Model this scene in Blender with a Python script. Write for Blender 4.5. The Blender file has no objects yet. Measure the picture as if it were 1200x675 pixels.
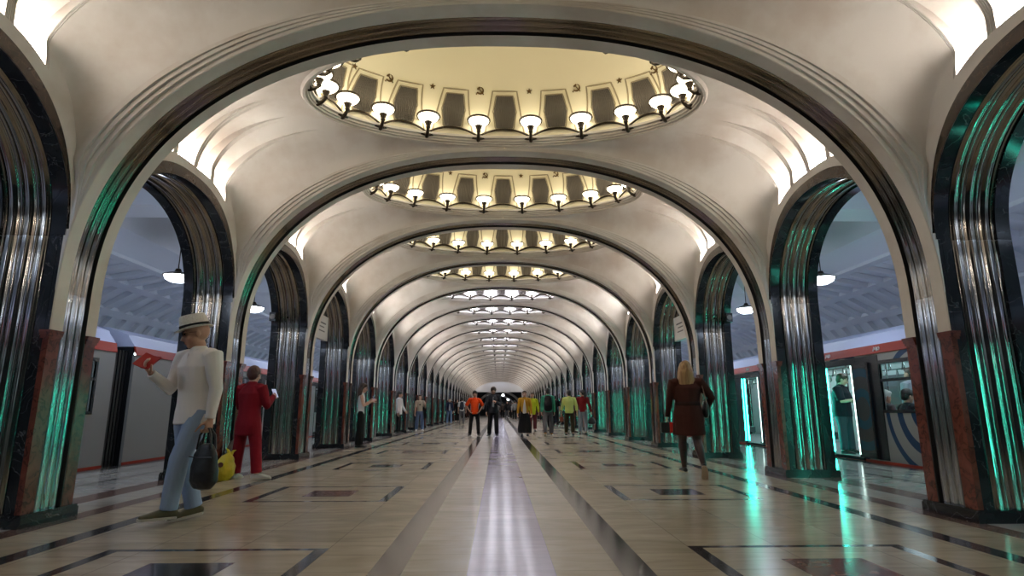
import bpy, bmesh, math, random
import numpy as np
from mathutils import Vector, Matrix, noise

PI = math.pi
SC = bpy.context.scene
COL = SC.collection
random.seed(7)

# ---------------------------------------------------------------- camera, world, exposure
CAM_X = -0.078            # the hall's axis is x = 0; the photographer stands a little left of it
F_PX, PITCH, YAW, ROLL = 684.85, 0.20489, 0.02249, -0.00158


def make_camera():
    cd = bpy.data.cameras.new('camera')
    cd.sensor_fit = 'HORIZONTAL'
    cd.sensor_width = 36.0
    cd.lens = F_PX / 1200.0 * 36.0
    cd.clip_start, cd.clip_end = 0.05, 400
    ob = bpy.data.objects.new('camera', cd)
    COL.objects.link(ob)
    cy, sy = math.cos(YAW), math.sin(YAW)
    f = Vector((sy * math.cos(PITCH), cy * math.cos(PITCH), math.sin(PITCH)))
    r = Vector((cy, -sy, 0))
    u = r.cross(f)
    c, s = math.cos(ROLL), math.sin(ROLL)
    r, u = r * c + u * s, u * c - r * s
    m = Matrix((r, u, -f)).transposed().to_4x4()
    m.translation = (CAM_X, 0, 0.95)
    ob.matrix_world = m
    SC.camera = ob


make_camera()
world = bpy.data.worlds.new('underground')
SC.world = world
world.use_nodes = True
world.node_tree.nodes['Background'].inputs[0].default_value = (0.9, 0.92, 1.0, 1)
world.node_tree.nodes['Background'].inputs[1].default_value = 0.0
vs = SC.view_settings
vs.view_transform = 'Standard'
vs.look = 'None'
vs.gamma = 1.0
vs.use_curve_mapping = False
vs.exposure = 0.0
try:
    SC.cycles.max_bounces = 10
    SC.cycles.diffuse_bounces = 5
    SC.cycles.glossy_bounces = 5
    SC.cycles.caustics_reflective = False
    SC.cycles.caustics_refractive = False
    SC.cycles.sample_clamp_indirect = 6.0
    SC.cycles.use_denoising = True
except Exception:
    pass

# light levels (tune here)
LAMP_WARM, LAMP_WHITE = 5.8, 22.0       # glass bowls in the cupolas
COVE, COVE_FAR = 85.0, 185.0           # tubes behind the arcade arches
PENDANT_BOWL, PENDANT_W = 16.0, 22.0    # platform pendants
CAR_LIGHT, LED = 9.0, 30.0             # train ceilings, door edge strips


# ---------------------------------------------------------------- helpers
def C(r, g, b):
    def f(v):
        v /= 255.0
        return v / 12.92 if v <= 0.04045 else ((v + 0.055) / 1.055) ** 2.4
    return (f(r), f(g), f(b), 1.0)


def mix(a, b, t):
    return tuple(a[i] * (1 - t) + b[i] * t for i in range(3)) + (1.0,)


def new_mat(name):
    m = bpy.data.materials.new(name)
    m.use_nodes = True
    nt = m.node_tree
    return m, nt, nt.nodes['Principled BSDF']


def N(nt, kind, **kw):
    n = nt.nodes.new(kind)
    for k, v in kw.items():
        if k.startswith('i_'):
            n.inputs[k[2:].replace('_', ' ')].default_value = v
        else:
            setattr(n, k, v)
    return n


def mat(name, col, rough=0.5, metal=0.0, col2=None, scale=6.0, detail=4.0, lo=0.35, hi=0.65, bump=0.0, bscale=40.0, spec=0.5, stretch=None):
    m, nt, b = new_mat(name)
    b.inputs['Base Color'].default_value = col
    b.inputs['Roughness'].default_value = rough
    b.inputs['Metallic'].default_value = metal
    b.inputs['Specular IOR Level'].default_value = spec
    if col2 is not None or bump:
        tc = N(nt, 'ShaderNodeTexCoord')
        src = tc.outputs['Object']
        if stretch:
            mp = N(nt, 'ShaderNodeMapping')
            mp.inputs['Scale'].default_value = stretch
            nt.links.new(src, mp.inputs['Vector'])
            src = mp.outputs['Vector']
    if col2 is not None:
        n = N(nt, 'ShaderNodeTexNoise', i_Scale=scale, i_Detail=detail)
        nt.links.new(src, n.inputs['Vector'])
        r = N(nt, 'ShaderNodeValToRGB')
        r.color_ramp.elements[0].position, r.color_ramp.elements[1].position = lo, hi
        r.color_ramp.elements[0].color, r.color_ramp.elements[1].color = col, col2
        nt.links.new(n.outputs['Fac'], r.inputs['Fac'])
        nt.links.new(r.outputs['Color'], b.inputs['Base Color'])
    if bump:
        n2 = N(nt, 'ShaderNodeTexNoise', i_Scale=bscale, i_Detail=3.0)
        nt.links.new(src, n2.inputs['Vector'])
        bp = N(nt, 'ShaderNodeBump', i_Strength=bump, i_Distance=0.01)
        nt.links.new(n2.outputs['Fac'], bp.inputs['Height'])
        nt.links.new(bp.outputs['Normal'], b.inputs['Normal'])
    return m


def emit(name, col, strength):
    m, nt, b = new_mat(name)
    b.inputs['Base Color'].default_value = (0.8, 0.8, 0.8, 1)
    b.inputs['Emission Color'].default_value = col
    b.inputs['Emission Strength'].default_value = strength
    return m


def link(name, me, parent=None):
    o = bpy.data.objects.new(name, me)
    COL.objects.link(o)
    if parent:
        o.parent = parent
    return o


def tag(o, label, cat, group=None, kind=None):
    o['label'] = label
    o['category'] = cat
    if group:
        o['group'] = group
    if kind:
        o['kind'] = kind
    return o


def empty(name, loc=(0, 0, 0), rz=0.0):
    o = bpy.data.objects.new(name, None)
    COL.objects.link(o)
    o.location = loc
    o.rotation_euler = (0, 0, rz)
    o.empty_display_size = 0.1
    return o


def dup(root, loc, rz=None, parent=None):
    c = root.copy()
    COL.objects.link(c)
    if parent is not None:
        c.parent = parent
    if loc is not None:
        c.location = loc
    if rz is not None:
        c.rotation_euler = (0, 0, rz)
    for ch in list(root.children):
        dup(ch, None, None, c)
    return c


ORD = ['', 'first', 'second', 'third', 'fourth', 'fifth', 'sixth', 'seventh', 'eighth', 'ninth', 'tenth', 'eleventh', 'twelfth',
       'thirteenth', 'fourteenth', 'fifteenth', 'sixteenth', 'seventeenth', 'eighteenth', 'nineteenth', 'twentieth',
       'twenty-first', 'twenty-second', 'twenty-third', 'twenty-fourth', 'twenty-fifth', 'twenty-sixth']


class MB:
    """collects shapes into one mesh"""

    def __init__(self, flip=False):
        self.v, self.f, self.m, self.s = [], [], [], []
        self.flip = flip

    def add(self, verts, faces, mi=0, smooth=True):
        o = len(self.v)
        self.v += [tuple(p) for p in verts]
        self.f += [tuple(i + o for i in f) for f in faces]
        self.m += [mi] * len(faces)
        self.s += [smooth] * len(faces)
        return self

    def box(self, x0, x1, y0, y1, z0, z1, mi=0):
        v = [(x, y, z) for z in (z0, z1) for y in (y0, y1) for x in (x0, x1)]
        return self.add(v, [(0, 2, 3, 1), (4, 5, 7, 6), (0, 1, 5, 4), (2, 6, 7, 3), (0, 4, 6, 2), (1, 3, 7, 5)], mi, False)

    def grid(self, P, mi=0, closed=False, smooth=True, rev=False):
        """P[i][j] -> point; mi may be a list per j column"""
        n, k = len(P), len(P[0])
        v = [p for row in P for p in row]
        f, ms = [], []
        kk = k if closed else k - 1
        for i in range(n - 1):
            for j in range(kk):
                j2 = (j + 1) % k
                q = (i * k + j, i * k + j2, (i + 1) * k + j2, (i + 1) * k + j)
                f.append(q[::-1] if rev else q)
                ms.append(mi[j] if isinstance(mi, list) else mi)
        o = len(self.v)
        self.v += [tuple(p) for p in v]
        self.f += [tuple(a + o for a in q) for q in f]
        self.m += ms
        self.s += [smooth] * len(f)
        return self

    def tube(self, pts, r, n=8, mi=0, cap=True, squash=1.0):
        pts = [Vector(p) for p in pts]
        rs = r if isinstance(r, (list, tuple)) else [r] * len(pts)
        P = []
        ref = None
        for i, p in enumerate(pts):
            a = pts[min(i + 1, len(pts) - 1)] - pts[max(i - 1, 0)]
            a.normalize()
            if ref is None:
                ref = Vector((0, 0, 1)) if abs(a.z) < 0.9 else Vector((1, 0, 0))
            x = a.cross(ref)
            if x.length < 1e-4:
                x = a.orthogonal()
            x.normalize()
            y = x.cross(a)
            ref = y
            P.append([p + (x * math.cos(2 * PI * k / n) + y * squash * math.sin(2 * PI * k / n)) * rs[i] for k in range(n)])
        self.grid(P, mi, closed=True)
        if cap:
            for ring in (P[0][::-1], P[-1]):
                self.add(ring, [tuple(range(n))], mi, False)
        return self

    def lathe(self, prof, n=24, c=(0, 0, 0), mi=0, sx=1.0, sy=1.0):
        P = [[(c[0] + r * sx * math.cos(2 * PI * k / n), c[1] + r * sy * math.sin(2 * PI * k / n), c[2] + z) for k in range(n)] for r, z in prof]
        return self.grid(P, mi, closed=True)

    def prism(self, poly, z0, z1, mi=0):
        """xy polygon extruded in z"""
        n = len(poly)
        v = [(x, y, z0) for x, y in poly] + [(x, y, z1) for x, y in poly]
        f = [(i, (i + 1) % n, n + (i + 1) % n, n + i) for i in range(n)] + [tuple(range(n - 1, -1, -1)), tuple(range(n, 2 * n))]
        return self.add(v, f, mi, False)

    def mesh(self, name, mats, sharp=None):
        me = bpy.data.meshes.new(name)
        v, f = self.v, self.f
        if self.flip:
            v = [(-x, y, z) for x, y, z in v]
            f = [q[::-1] for q in f]
        me.from_pydata(v, [], f)
        for m in (mats if isinstance(mats, (list, tuple)) else [mats]):
            me.materials.append(m)
        me.polygons.foreach_set('material_index', self.m)
        me.polygons.foreach_set('use_smooth', self.s)
        me.update()
        if sharp:
            try:
                me.set_sharp_from_angle(angle=math.radians(sharp))
            except Exception:
                pass
        return me

    def build(self, name, mats, parent=None, sharp=35):
        return link(name, self.mesh(name, mats, sharp), parent)


def structure(o):
    o['kind'] = 'structure'
    return o


# ---------------------------------------------------------------- materials
M = {}
CREAM = (0.66, 0.60, 0.50, 1)


def cream_mat():
    m, nt, b = new_mat('cream_plaster')
    tc = N(nt, 'ShaderNodeTexCoord')
    n = N(nt, 'ShaderNodeTexNoise', i_Scale=0.9, i_Detail=5.0, i_Roughness=0.6)
    nt.links.new(tc.outputs['Object'], n.inputs['Vector'])
    r = N(nt, 'ShaderNodeValToRGB')
    e = r.color_ramp.elements
    e[0].position, e[1].position = 0.36, 0.56
    e[0].color, e[1].color = (0.55, 0.49, 0.435, 1), (0.67, 0.64, 0.60, 1)
    nt.links.new(n.outputs['Fac'], r.inputs['Fac'])
    nt.links.new(r.outputs['Color'], b.inputs['Base Color'])
    b.inputs['Roughness'].default_value = 0.55
    return m


def steel_mat(name='fluted_steel', col=(0.50, 0.49, 0.47, 1)):
    m, nt, b = new_mat(name)
    tc = N(nt, 'ShaderNodeTexCoord')
    mp = N(nt, 'ShaderNodeMapping')
    mp.inputs['Scale'].default_value = (30, 30, 1.2)
    nt.links.new(tc.outputs['Object'], mp.inputs['Vector'])
    n = N(nt, 'ShaderNodeTexNoise', i_Scale=1.0, i_Detail=3.0)
    nt.links.new(mp.outputs['Vector'], n.inputs['Vector'])
    r = N(nt, 'ShaderNodeValToRGB')
    r.color_ramp.elements[0].color, r.color_ramp.elements[1].color = (0.05, 0.05, 0.05, 1), (0.13, 0.13, 0.13, 1)
    nt.links.new(n.outputs['Fac'], r.inputs['Fac'])
    nt.links.new(r.outputs['Color'], b.inputs['Roughness'])
    bp = N(nt, 'ShaderNodeBump', i_Strength=0.06, i_Distance=0.004)
    nt.links.new(n.outputs['Fac'], bp.inputs['Height'])
    nt.links.new(bp.outputs['Normal'], b.inputs['Normal'])
    b.inputs['Base Color'].default_value = col
    b.inputs['Metallic'].default_value = 1.0
    return m


def marble(name, c1, c2, vein, scale=5.0, rough=0.12, veinpos=0.5, veinw=0.015, spec=0.5):
    m, nt, b = new_mat(name)
    b.inputs['Specular IOR Level'].default_value = spec
    tc = N(nt, 'ShaderNodeTexCoord')
    n = N(nt, 'ShaderNodeTexNoise', i_Scale=scale, i_Detail=6.0, i_Distortion=0.8)
    nt.links.new(tc.outputs['Object'], n.inputs['Vector'])
    r = N(nt, 'ShaderNodeValToRGB')
    e = r.color_ramp.elements
    e[0].position, e[0].color = 0.3, c1
    e[1].position, e[1].color = 0.7, c2
    for p, c in ((veinpos - veinw, mix(c1, c2, 0.5)), (veinpos, vein), (veinpos + veinw, mix(c1, c2, 0.5))):
        k = r.color_ramp.elements.new(p)
        k.color = c
    nt.links.new(n.outputs['Fac'], r.inputs['Fac'])
    nt.links.new(r.outputs['Color'], b.inputs['Base Color'])
    b.inputs['Roughness'].default_value = rough
    return m


def slab_floor(name, c1, c2, joint, rough, w=0.9, h=0.45, noise_amt=0.5, ox=0.0, spec=0.38):
    """polished stone slabs with thin joints"""
    m, nt, b = new_mat(name)
    tc = N(nt, 'ShaderNodeTexCoord')
    br = N(nt, 'ShaderNodeTexBrick')
    br.offset = 0.0
    br.inputs['Scale'].default_value = 1.0
    br.inputs['Brick Width'].default_value = w
    br.inputs['Row Height'].default_value = h
    br.inputs['Mortar Size'].default_value = 0.003
    br.inputs['Mortar Smooth'].default_value = 0.3
    br.inputs['Color1'].default_value = c1
    br.inputs['Color2'].default_value = c2
    br.inputs['Mortar'].default_value = joint
    m0 = N(nt, 'ShaderNodeMapping')
    m0.inputs['Location'].default_value = (ox, 0, 0)
    nt.links.new(tc.outputs['Object'], m0.inputs['Vector'])
    nt.links.new(m0.outputs['Vector'], br.inputs['Vector'])
    mp = N(nt, 'ShaderNodeMapping')
    mp.inputs['Scale'].default_value = (0.8, 2.6, 1)
    nt.links.new(tc.outputs['Object'], mp.inputs['Vector'])
    n = N(nt, 'ShaderNodeTexNoise', i_Scale=2.2, i_Detail=6.0, i_Distortion=1.2)
    nt.links.new(mp.outputs['Vector'], n.inputs['Vector'])
    r = N(nt, 'ShaderNodeValToRGB')
    r.color_ramp.elements[0].position, r.color_ramp.elements[1].position = 0.3, 0.7
    r.color_ramp.elements[0].color, r.color_ramp.elements[1].color = (0.72, 0.70, 0.66, 1), (1, 1, 1, 1)
    nt.links.new(n.outputs['Fac'], r.inputs['Fac'])
    mx = N(nt, 'ShaderNodeMix', data_type='RGBA', blend_type='MULTIPLY')
    mx.inputs[0].default_value = noise_amt
    nt.links.new(br.outputs['Color'], mx.inputs[6])
    nt.links.new(r.outputs['Color'], mx.inputs[7])
    nt.links.new(mx.outputs[2], b.inputs['Base Color'])
    b.inputs['Specular IOR Level'].default_value = spec
    rr = N(nt, 'ShaderNodeMapRange')
    rr.inputs['To Min'].default_value = rough * 0.75
    rr.inputs['To Max'].default_value = rough * 1.3
    nt.links.new(n.outputs['Fac'], rr.inputs['Value'])
    nt.links.new(rr.outputs['Result'], b.inputs['Roughness'])
    return m


def glass_mat():
    m, nt, b = new_mat('window_glass')
    nt.nodes.remove(b)
    out = nt.nodes['Material Output']
    t = N(nt, 'ShaderNodeBsdfTransparent')
    t.inputs[0].default_value = (0.82, 0.86, 0.9, 1)
    g = N(nt, 'ShaderNodeBsdfGlossy', i_Roughness=0.03)
    lw = N(nt, 'ShaderNodeLayerWeight', i_Blend=0.12)
    mx = N(nt, 'ShaderNodeMixShader')
    nt.links.new(lw.outputs['Fresnel'], mx.inputs[0])
    nt.links.new(t.outputs[0], mx.inputs[1])
    nt.links.new(g.outputs[0], mx.inputs[2])
    nt.links.new(mx.outputs[0], out.inputs[0])
    return m


def livery_mat(name, base, ring, cy, cz):
    """pale car side with printed concentric blue rings (object y, z)"""
    m, nt, b = new_mat(name)
    tc = N(nt, 'ShaderNodeTexCoord')
    sp = N(nt, 'ShaderNodeSeparateXYZ')
    nt.links.new(tc.outputs['Object'], sp.inputs[0])

    def math_(op, a, bb=None, c=None):
        n = N(nt, 'ShaderNodeMath', operation=op)
        for i, x in enumerate((a, bb, c)):
            if x is None:
                continue
            if isinstance(x, (int, float)):
                n.inputs[i].default_value = x
            else:
                nt.links.new(x, n.inputs[i])
        return n.outputs[0]
    y = math_('SUBTRACT', sp.outputs['Y'], cy)
    # repeats along the car
    y = math_('SUBTRACT', math_('MODULO', math_('ADD', y, 215.0 + 1.075), 2.15), 1.075)
    z = math_('SUBTRACT', sp.outputs['Z'], cz)
    d = math_('SQRT', math_('ADD', math_('MULTIPLY', y, y), math_('MULTIPLY', math_('MULTIPLY', z, z), 0.8)))
    k = math_('MODULO', d, 0.34)
    msk = math_('MULTIPLY', math_('GREATER_THAN', k, 0.20), math_('GREATER_THAN', d, 0.2))
    msk = math_('MULTIPLY', msk, math_('LESS_THAN', d, 0.98))
    mx = N(nt, 'ShaderNodeMix', data_type='RGBA')
    nt.links.new(msk, mx.inputs[0])
    mx.inputs[6].default_value = base
    mx.inputs[7].default_value = ring
    nt.links.new(mx.outputs[2], b.inputs['Base Color'])
    b.inputs['Roughness'].default_value = 0.25
    return m


M['cream'] = cream_mat()
M['steel'] = steel_mat()
M['halfdimmedsteel'] = steel_mat('steel_half_dark_reflection', (0.38, 0.35, 0.31, 1))  # side-arch lining: same steel, dark reflection put into its colour at lesser strength
M['dimmedsteel'] = steel_mat('steel_dark_reflection', (0.27, 0.235, 0.19, 1))  # cross-arch band: same steel, brown floor reflection painted into its base colour
M['black'] = marble('black_marble', (0.008, 0.010, 0.012, 1), (0.016, 0.018, 0.021, 1), (0.10, 0.10, 0.10, 1), 3.0, 0.13, 0.5, 0.004)
M['brownmarble'] = marble('brown_marble', (0.030, 0.020, 0.014, 1), (0.050, 0.034, 0.024, 1), (0.09, 0.06, 0.04, 1), 6.0, 0.22)
M['red'] = marble('red_marble', (0.085, 0.020, 0.014, 1), (0.165, 0.050, 0.033, 1), (0.04, 0.014, 0.011, 1), 9.0, 0.16, 0.45, 0.03)
M['gap'] = mat('dark_gap', (0.006, 0.006, 0.006, 1), 0.5)
M['beige'] = slab_floor('beige_floor_slabs', (0.39, 0.335, 0.25, 1), (0.46, 0.395, 0.30, 1), (0.23, 0.19, 0.14, 1), 0.21, 0.63, 0.42, 0.75)
M['grey'] = slab_floor('grey_floor_slabs', (0.40, 0.365, 0.315, 1), (0.46, 0.42, 0.365, 1), (0.24, 0.22, 0.19, 1), 0.22, 0.8, 0.42, 0.6)
M['pale'] = slab_floor('pale_granite_strip', (0.37, 0.325, 0.50, 1), (0.42, 0.37, 0.56, 1), (0.27, 0.24, 0.36, 1), 0.16, 0.528, 0.42, 0.5, .264, .5)
M['platform'] = slab_floor('pale_platform_slabs', (0.37, 0.36, 0.34, 1), (0.43, 0.415, 0.39, 1), (0.25, 0.24, 0.21, 1), 0.14, 0.9, 0.6, 0.4)
M['darkstone'] = marble('dark_floor_stone', (0.028, 0.028, 0.032, 1), (0.05, 0.05, 0.055, 1), (0.09, 0.09, 0.09, 1), 4.0, 0.12, spec=.45)
M['greybrown'] = marble('grey_brown_floor_band', (0.075, 0.060, 0.055, 1), (0.115, 0.095, 0.085, 1), (0.14, 0.12, 0.11, 1), 3.0, 0.13, spec=.4)
M['redfloor'] = marble('red_floor_stone', (0.11, 0.035, 0.026, 1), (0.19, 0.075, 0.055, 1), (0.32, 0.2, 0.16, 1), 7.0, 0.17, 0.6, 0.05, spec=.3)
M['brownfloor'] = marble('brown_floor_stone', (0.10, 0.055, 0.045, 1), (0.17, 0.10, 0.085, 1), (0.26, 0.2, 0.18, 1), 5.0, 0.17, spec=.3)
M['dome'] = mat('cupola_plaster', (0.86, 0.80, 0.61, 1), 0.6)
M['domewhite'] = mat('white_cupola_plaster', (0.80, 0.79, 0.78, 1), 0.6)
M['bronze'] = mat('dark_bronze', (0.045, 0.033, 0.022, 1), 0.35, 0.6)
M['gilt'] = mat('dull_gilt', (0.16, 0.10, 0.04, 1), 0.4, 0.7)
M['frame'] = mat('tan_frame_paint', (0.36, 0.30, 0.19, 1), 0.5)
M['grille'] = mat('grille_slats', (0.15, 0.135, 0.12, 1), 0.45, 0.3)
M['bowlwarm'] = emit('warm_glass_bowl', (1.0, 0.88, 0.66, 1), LAMP_WARM)
M['bowlwhite'] = emit('white_glass_bowl', (0.88, 0.88, 1.0, 1), LAMP_WHITE)
M['cove'] = emit('cove_tube_glow', (1.0, 0.90, 0.80, 1), COVE)
M['covefar'] = emit('white_cove_tube_glow', (1.0, 0.93, 0.88, 1), COVE_FAR)
M['whitewall'] = mat('white_painted_vault', (0.62, 0.64, 0.67, 1), 0.6)
M['pendantbowl'] = emit('pendant_bowl_glow', (0.86, 0.92, 1.0, 1), PENDANT_BOWL)
M['glass'] = glass_mat()
M['carwhite'] = mat('car_pale_paint', (0.21, 0.21, 0.205, 1), 0.28)
M['carlivery'] = livery_mat('car_ringed_paint', (0.22, 0.225, 0.21, 1), (0.010, 0.035, 0.085, 1), 9.55, 0.95)
M['carred'] = mat('car_red_band', (0.27, 0.024, 0.009, 1), 0.4, spec=.25)
M['carleaf'] = livery_mat('car_dark_leaf_glass', (0.030, 0.034, 0.034, 1), (0.010, 0.045, 0.07, 1), 11.1, 0.95)
M['carblack'] = mat('car_black_trim', (0.012, 0.013, 0.015, 1), 0.25)
M['carroof'] = mat('car_roof_paint', (0.46, 0.50, 0.68, 1), 0.4)
M['carinside'] = mat('car_interior_panel', (0.42, 0.46, 0.48, 1), 0.45)
M['carfloor'] = mat('car_rubber_floor', (0.20, 0.22, 0.23, 1), 0.5)
M['carlight'] = emit('car_ceiling_light', (0.80, 0.95, 1.0, 1), CAR_LIGHT)
M['led'] = emit('door_edge_light', (0.015, 0.90, 0.62, 1), LED)
M['ledwhite'] = emit('door_edge_white', (0.75, 1.0, 0.92, 1), 5.0)
M['leather'] = mat('black_leather', (0.012, 0.012, 0.013, 1), 0.35, bump=0.3, bscale=120)
M['rubber'] = mat('pale_rubber', (0.55, 0.50, 0.42, 1), 0.6)
M['dark'] = mat('dark_void', (0.035, 0.042, 0.055, 1), 0.6)
M['signwhite'] = mat('sign_white', (0.62, 0.62, 0.60, 1), 0.4)
M['signdark'] = mat('sign_dark', (0.05, 0.05, 0.06, 1), 0.4)

# ---------------------------------------------------------------- dimensions of the hall
A = 4.006                 # half width between the column faces
S = 3.384                 # column spacing along the hall
HALF = 1.392              # half the clear opening between columns
K0, K1 = -2, 25           # columns built
B0, B1_ = -2, 24          # bays built (bay b lies between column b and b+1)
CAPZ = 1.64
SPRING_T, RISE_T, EXP_T = 2.0, 2.9, 2.25      # transverse arches
SPRING_S, RISE_S, RISE_RING, EXP_S = 2.5, 1.29, 1.42, 2.4   # arcade arches
RIM_Z, RIM_A, RIM_B = 5.05, 2.58, 1.25


def col_y(k):
    return 5.467 + S * (k - 1)


def bay_y(b):
    return 7.159 + S * (b - 1)


def sup(t, a, b, n):
    return a * max(math.cos(t), 0) ** (2 / n), b * max(math.sin(t), 0) ** (2 / n)


def sup_normal(x, z, a, b, n):
    nx = (abs(x) / a) ** (n - 1) / a * (1 if x >= 0 else -1)
    nz = (max(z, 0) / b) ** (n - 1) / b
    l = math.hypot(nx, nz) or 1
    return nx / l, nz / l


def resample(pts, n):
    pts = np.array(pts, float)
    d = np.r_[0, np.cumsum(np.linalg.norm(np.diff(pts, axis=0), axis=1))]
    t = np.linspace(0, d[-1], n)
    return np.stack([np.interp(t, d, pts[:, i]) for i in range(pts.shape[1])], 1)


# ---------------------------------------------------------------- floor: one slab cut into its inlays
def build_floor():
    xs = {-6.75, 6.75}
    for v in (0.264, 0.652, 0.849, 1.26, 1.35, 1.75, 2.28, 2.69, 2.78, 3.20, 3.36, 3.82, 4.03, 4.42, 4.75, 5.41, 5.50, 5.98, 6.06, 6.45):
        xs |= {v, -v}
    xs = sorted(xs)
    ya, yb = col_y(K0) - 1.5, 86.0
    ys = {ya, yb}
    bays = [bay_y(b) for b in range(B0, B1_ + 1)]
    for c in bays:
        for d in (0.25, 0.57, 0.63):
            ys |= {c + d, c - d}
    ys = sorted(y for y in ys if ya <= y <= yb)
    names = ['beige', 'grey', 'pale', 'platform', 'darkstone', 'greybrown', 'redfloor', 'brownfloor']
    idx = {n: i for i, n in enumerate(names)}

    def kind(x, y):
        a = abs(x)
        if a < 0.264: return 'pale'
        if a < 0.652: return 'grey'
        if a < 0.849: return 'greybrown' if x < 0 else 'darkstone'
        if a > 3.20:
            if a < 3.36: return 'darkstone'
            if a < 3.82: return 'beige'
            if a < 4.03: return 'brownfloor'
            if a < 4.42: return 'platform'
            if a < 4.75: return 'brownfloor'
            if 5.41 < a < 5.50 or 5.98 < a < 6.06: return 'greybrown'
            if a > 6.45: return 'darkstone'
            return 'platform'
        b = round((y - bay_y(1)) / S) + 1
        d = abs(y - bay_y(b))
        if 1.26 < a < 2.78 and d < 0.63:
            if a < 1.35 or a > 2.69 or d > 0.57:
                return 'darkstone'
            if 1.75 < a < 2.28 and d < 0.25:
                return 'redfloor' if (b % 2 == 1) == (x > 0) and b != 1 or (b == 2 and x < 0) or (b == 0 and x > 0) else 'darkstone'
        return 'beige'
    mb = MB()
    nx = len(xs)
    mb.v = [(x, y, 0.0) for y in ys for x in xs]
    for j in range(len(ys) - 1):
        for i in range(nx - 1):
            q = (j * nx + i, j * nx + i + 1, (j + 1) * nx + i + 1, (j + 1) * nx + i)
            mb.f.append(q)
            xm, ym = (xs[i] + xs[i + 1]) / 2, (ys[j] + ys[j + 1]) / 2
            kk = kind(xm, ym)
            if kk == 'redfloor' or kk == 'darkstone':
                a = abs(xm)
                b = round((ym - bay_y(1)) / S) + 1
                if 1.75 < a < 2.28 and abs(ym - bay_y(b)) < 0.25:
                    kk = 'redfloor' if ((b % 2 == 0) == (xm > 0)) else 'darkstone'
                    kk = 'redfloor' if (xm > 0 and b % 2 == 0) or (xm < 0 and b % 2 == 1) else 'darkstone'
            mb.m.append(idx[kk])
            mb.s.append(False)
    # platform edges drop to the track
    for s in (-1, 1):
        x = 6.75 * s
        q = [(x, ya, 0), (x, yb, 0), (x, yb, -1.1), (x, ya, -1.1)]
        mb.add(q, [(0, 1, 2, 3)], idx['darkstone'], False)
    structure(mb.build('floor', [M[n] for n in names]))


build_floor()


# ---------------------------------------------------------------- fluting profile
def flutes(w0, w1, units, depth, sub, n):
    """points (across, rise) of corrugated steel sheet"""
    out = []
    for i in range(n + 1):
        t = i / n
        q = (t * units) % 1.0
        r = depth * max(0, math.sin(PI * min(max((q - .14) / .72, 0), 1))) ** 0.75 + (sub if q < .10 or q > .90 else 0) + .05 * depth * math.cos(2 * PI * q * 5)
        out.append((w0 + (w1 - w0) * t, r))
    return out


WIDE = flutes(0.138, 0.582, 3, 0.034, 0.008, 108)       # across a column's side
NARROW = flutes(-0.146, 0.146, 3, 0.022, 0.005, 75)     # across the nave face


# ---------------------------------------------------------------- columns
def make_column(side):
    fl = side < 0
    root = empty('column')
    p = MB(fl)
    p.prism([(-.036, -.336), (.756, -.336), (.756, .336), (-.036, .336)], 0, .085)
    p.prism([(-.028, -.328), (.748, -.328), (.748, .328), (-.028, .328)], .085, .106)
    p.build('plinth', M['black'], root)
    c = MB(fl)
    plan = [(.05, -.3), (.135, -.3), (.135, -.26), (.585, -.26), (.585, -.3), (.72, -.3), (.72, .3), (.585, .3), (.585, .26), (.135, .26), (.135, .3), (.05, .3)]
    c.prism(plan, .106, SPRING_S - .002)
    c.build('marble_shaft', M['black'], root)
    for sg in (-1, 1):
        st = MB(fl)
        zs = [.106, .7, 1.3, 1.9, SPRING_S - .002]
        st.grid([[(x, sg * (.262 + r), z) for x, r in WIDE] for z in zs], rev=sg > 0)
        st.build('side_steel_fluting', M['steel'], root, 60)
        r = MB(fl)
        r.box(0, .05, min(sg * .3, sg * .163), max(sg * .3, sg * .163), .106, 1.565)
        r.build('red_marble_strip', M['red'], root)
        g = MB(fl)
        g.box(.012, .049, min(sg * .28, sg * .2985), max(sg * .28, sg * .2985), CAPZ + .001, SPRING_S - .003)
        g.build('marble_edge', M['black'], root)
        g = MB(fl)
        g.box(.002, .05, min(sg * .163, sg * .149), max(sg * .163, sg * .149), .106, CAPZ - .001)
        g.build('groove_liner', M['gap'], root)
        k = MB(fl)
        for z0, z1, e in ((1.565, 1.59, .010), (1.59, 1.615, .018), (1.615, CAPZ, .024)):
            lo, hi = sorted((sg * (.3 + e), sg * .158))
            k.box(-e, .062 + e * .5, lo, hi, z0, z1)
        k.build('capital', M['red'], root)
    st = MB(fl)
    st.grid([[(.045 - r, y, z) for y, r in NARROW] for z in (.106, .7, 1.3, SPRING_T - .002)], rev=True)
    st.build('nave_steel_fluting', M['steel'], root, 60)
    return root


def place_columns():
    for s, word in ((1, 'right'), (-1, 'left')):
        src = make_column(s)
        for k in range(K0, K1 + 1):
            o = src if k == K0 else dup(src, None)
            o.location = (s * A, col_y(k), 0)
            if k <= 0:
                lab = 'steel-fluted black marble column in the %s row, %s' % (word, ['just beside the camera', 'close behind the camera', 'far behind the camera'][-k])
            elif k == 1:
                lab = 'nearest steel-fluted column in the %s row, at the %s edge, red marble corners' % (word, word)
            else:
                lab = 'steel-fluted black marble column, %s from the camera in the %s row' % (ORD[k], word)
            tag(o, lab, 'column', 'steel-clad columns of the %s row' % word, 'thing')


place_columns()


# ---------------------------------------------------------------- transverse arches over the nave
def t_path(n=96):
    pts = []
    for i in range(n + 1):
        t = PI * i / n
        x, z = sup(t if t <= PI / 2 else PI - t, A, RISE_T, EXP_T)
        pts.append((x if t <= PI / 2 else -x, z))
    pts = resample(pts, n + 1)
    return [(x, z) + sup_normal(x, z, A, RISE_T, EXP_T) for x, z in pts]


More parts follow.
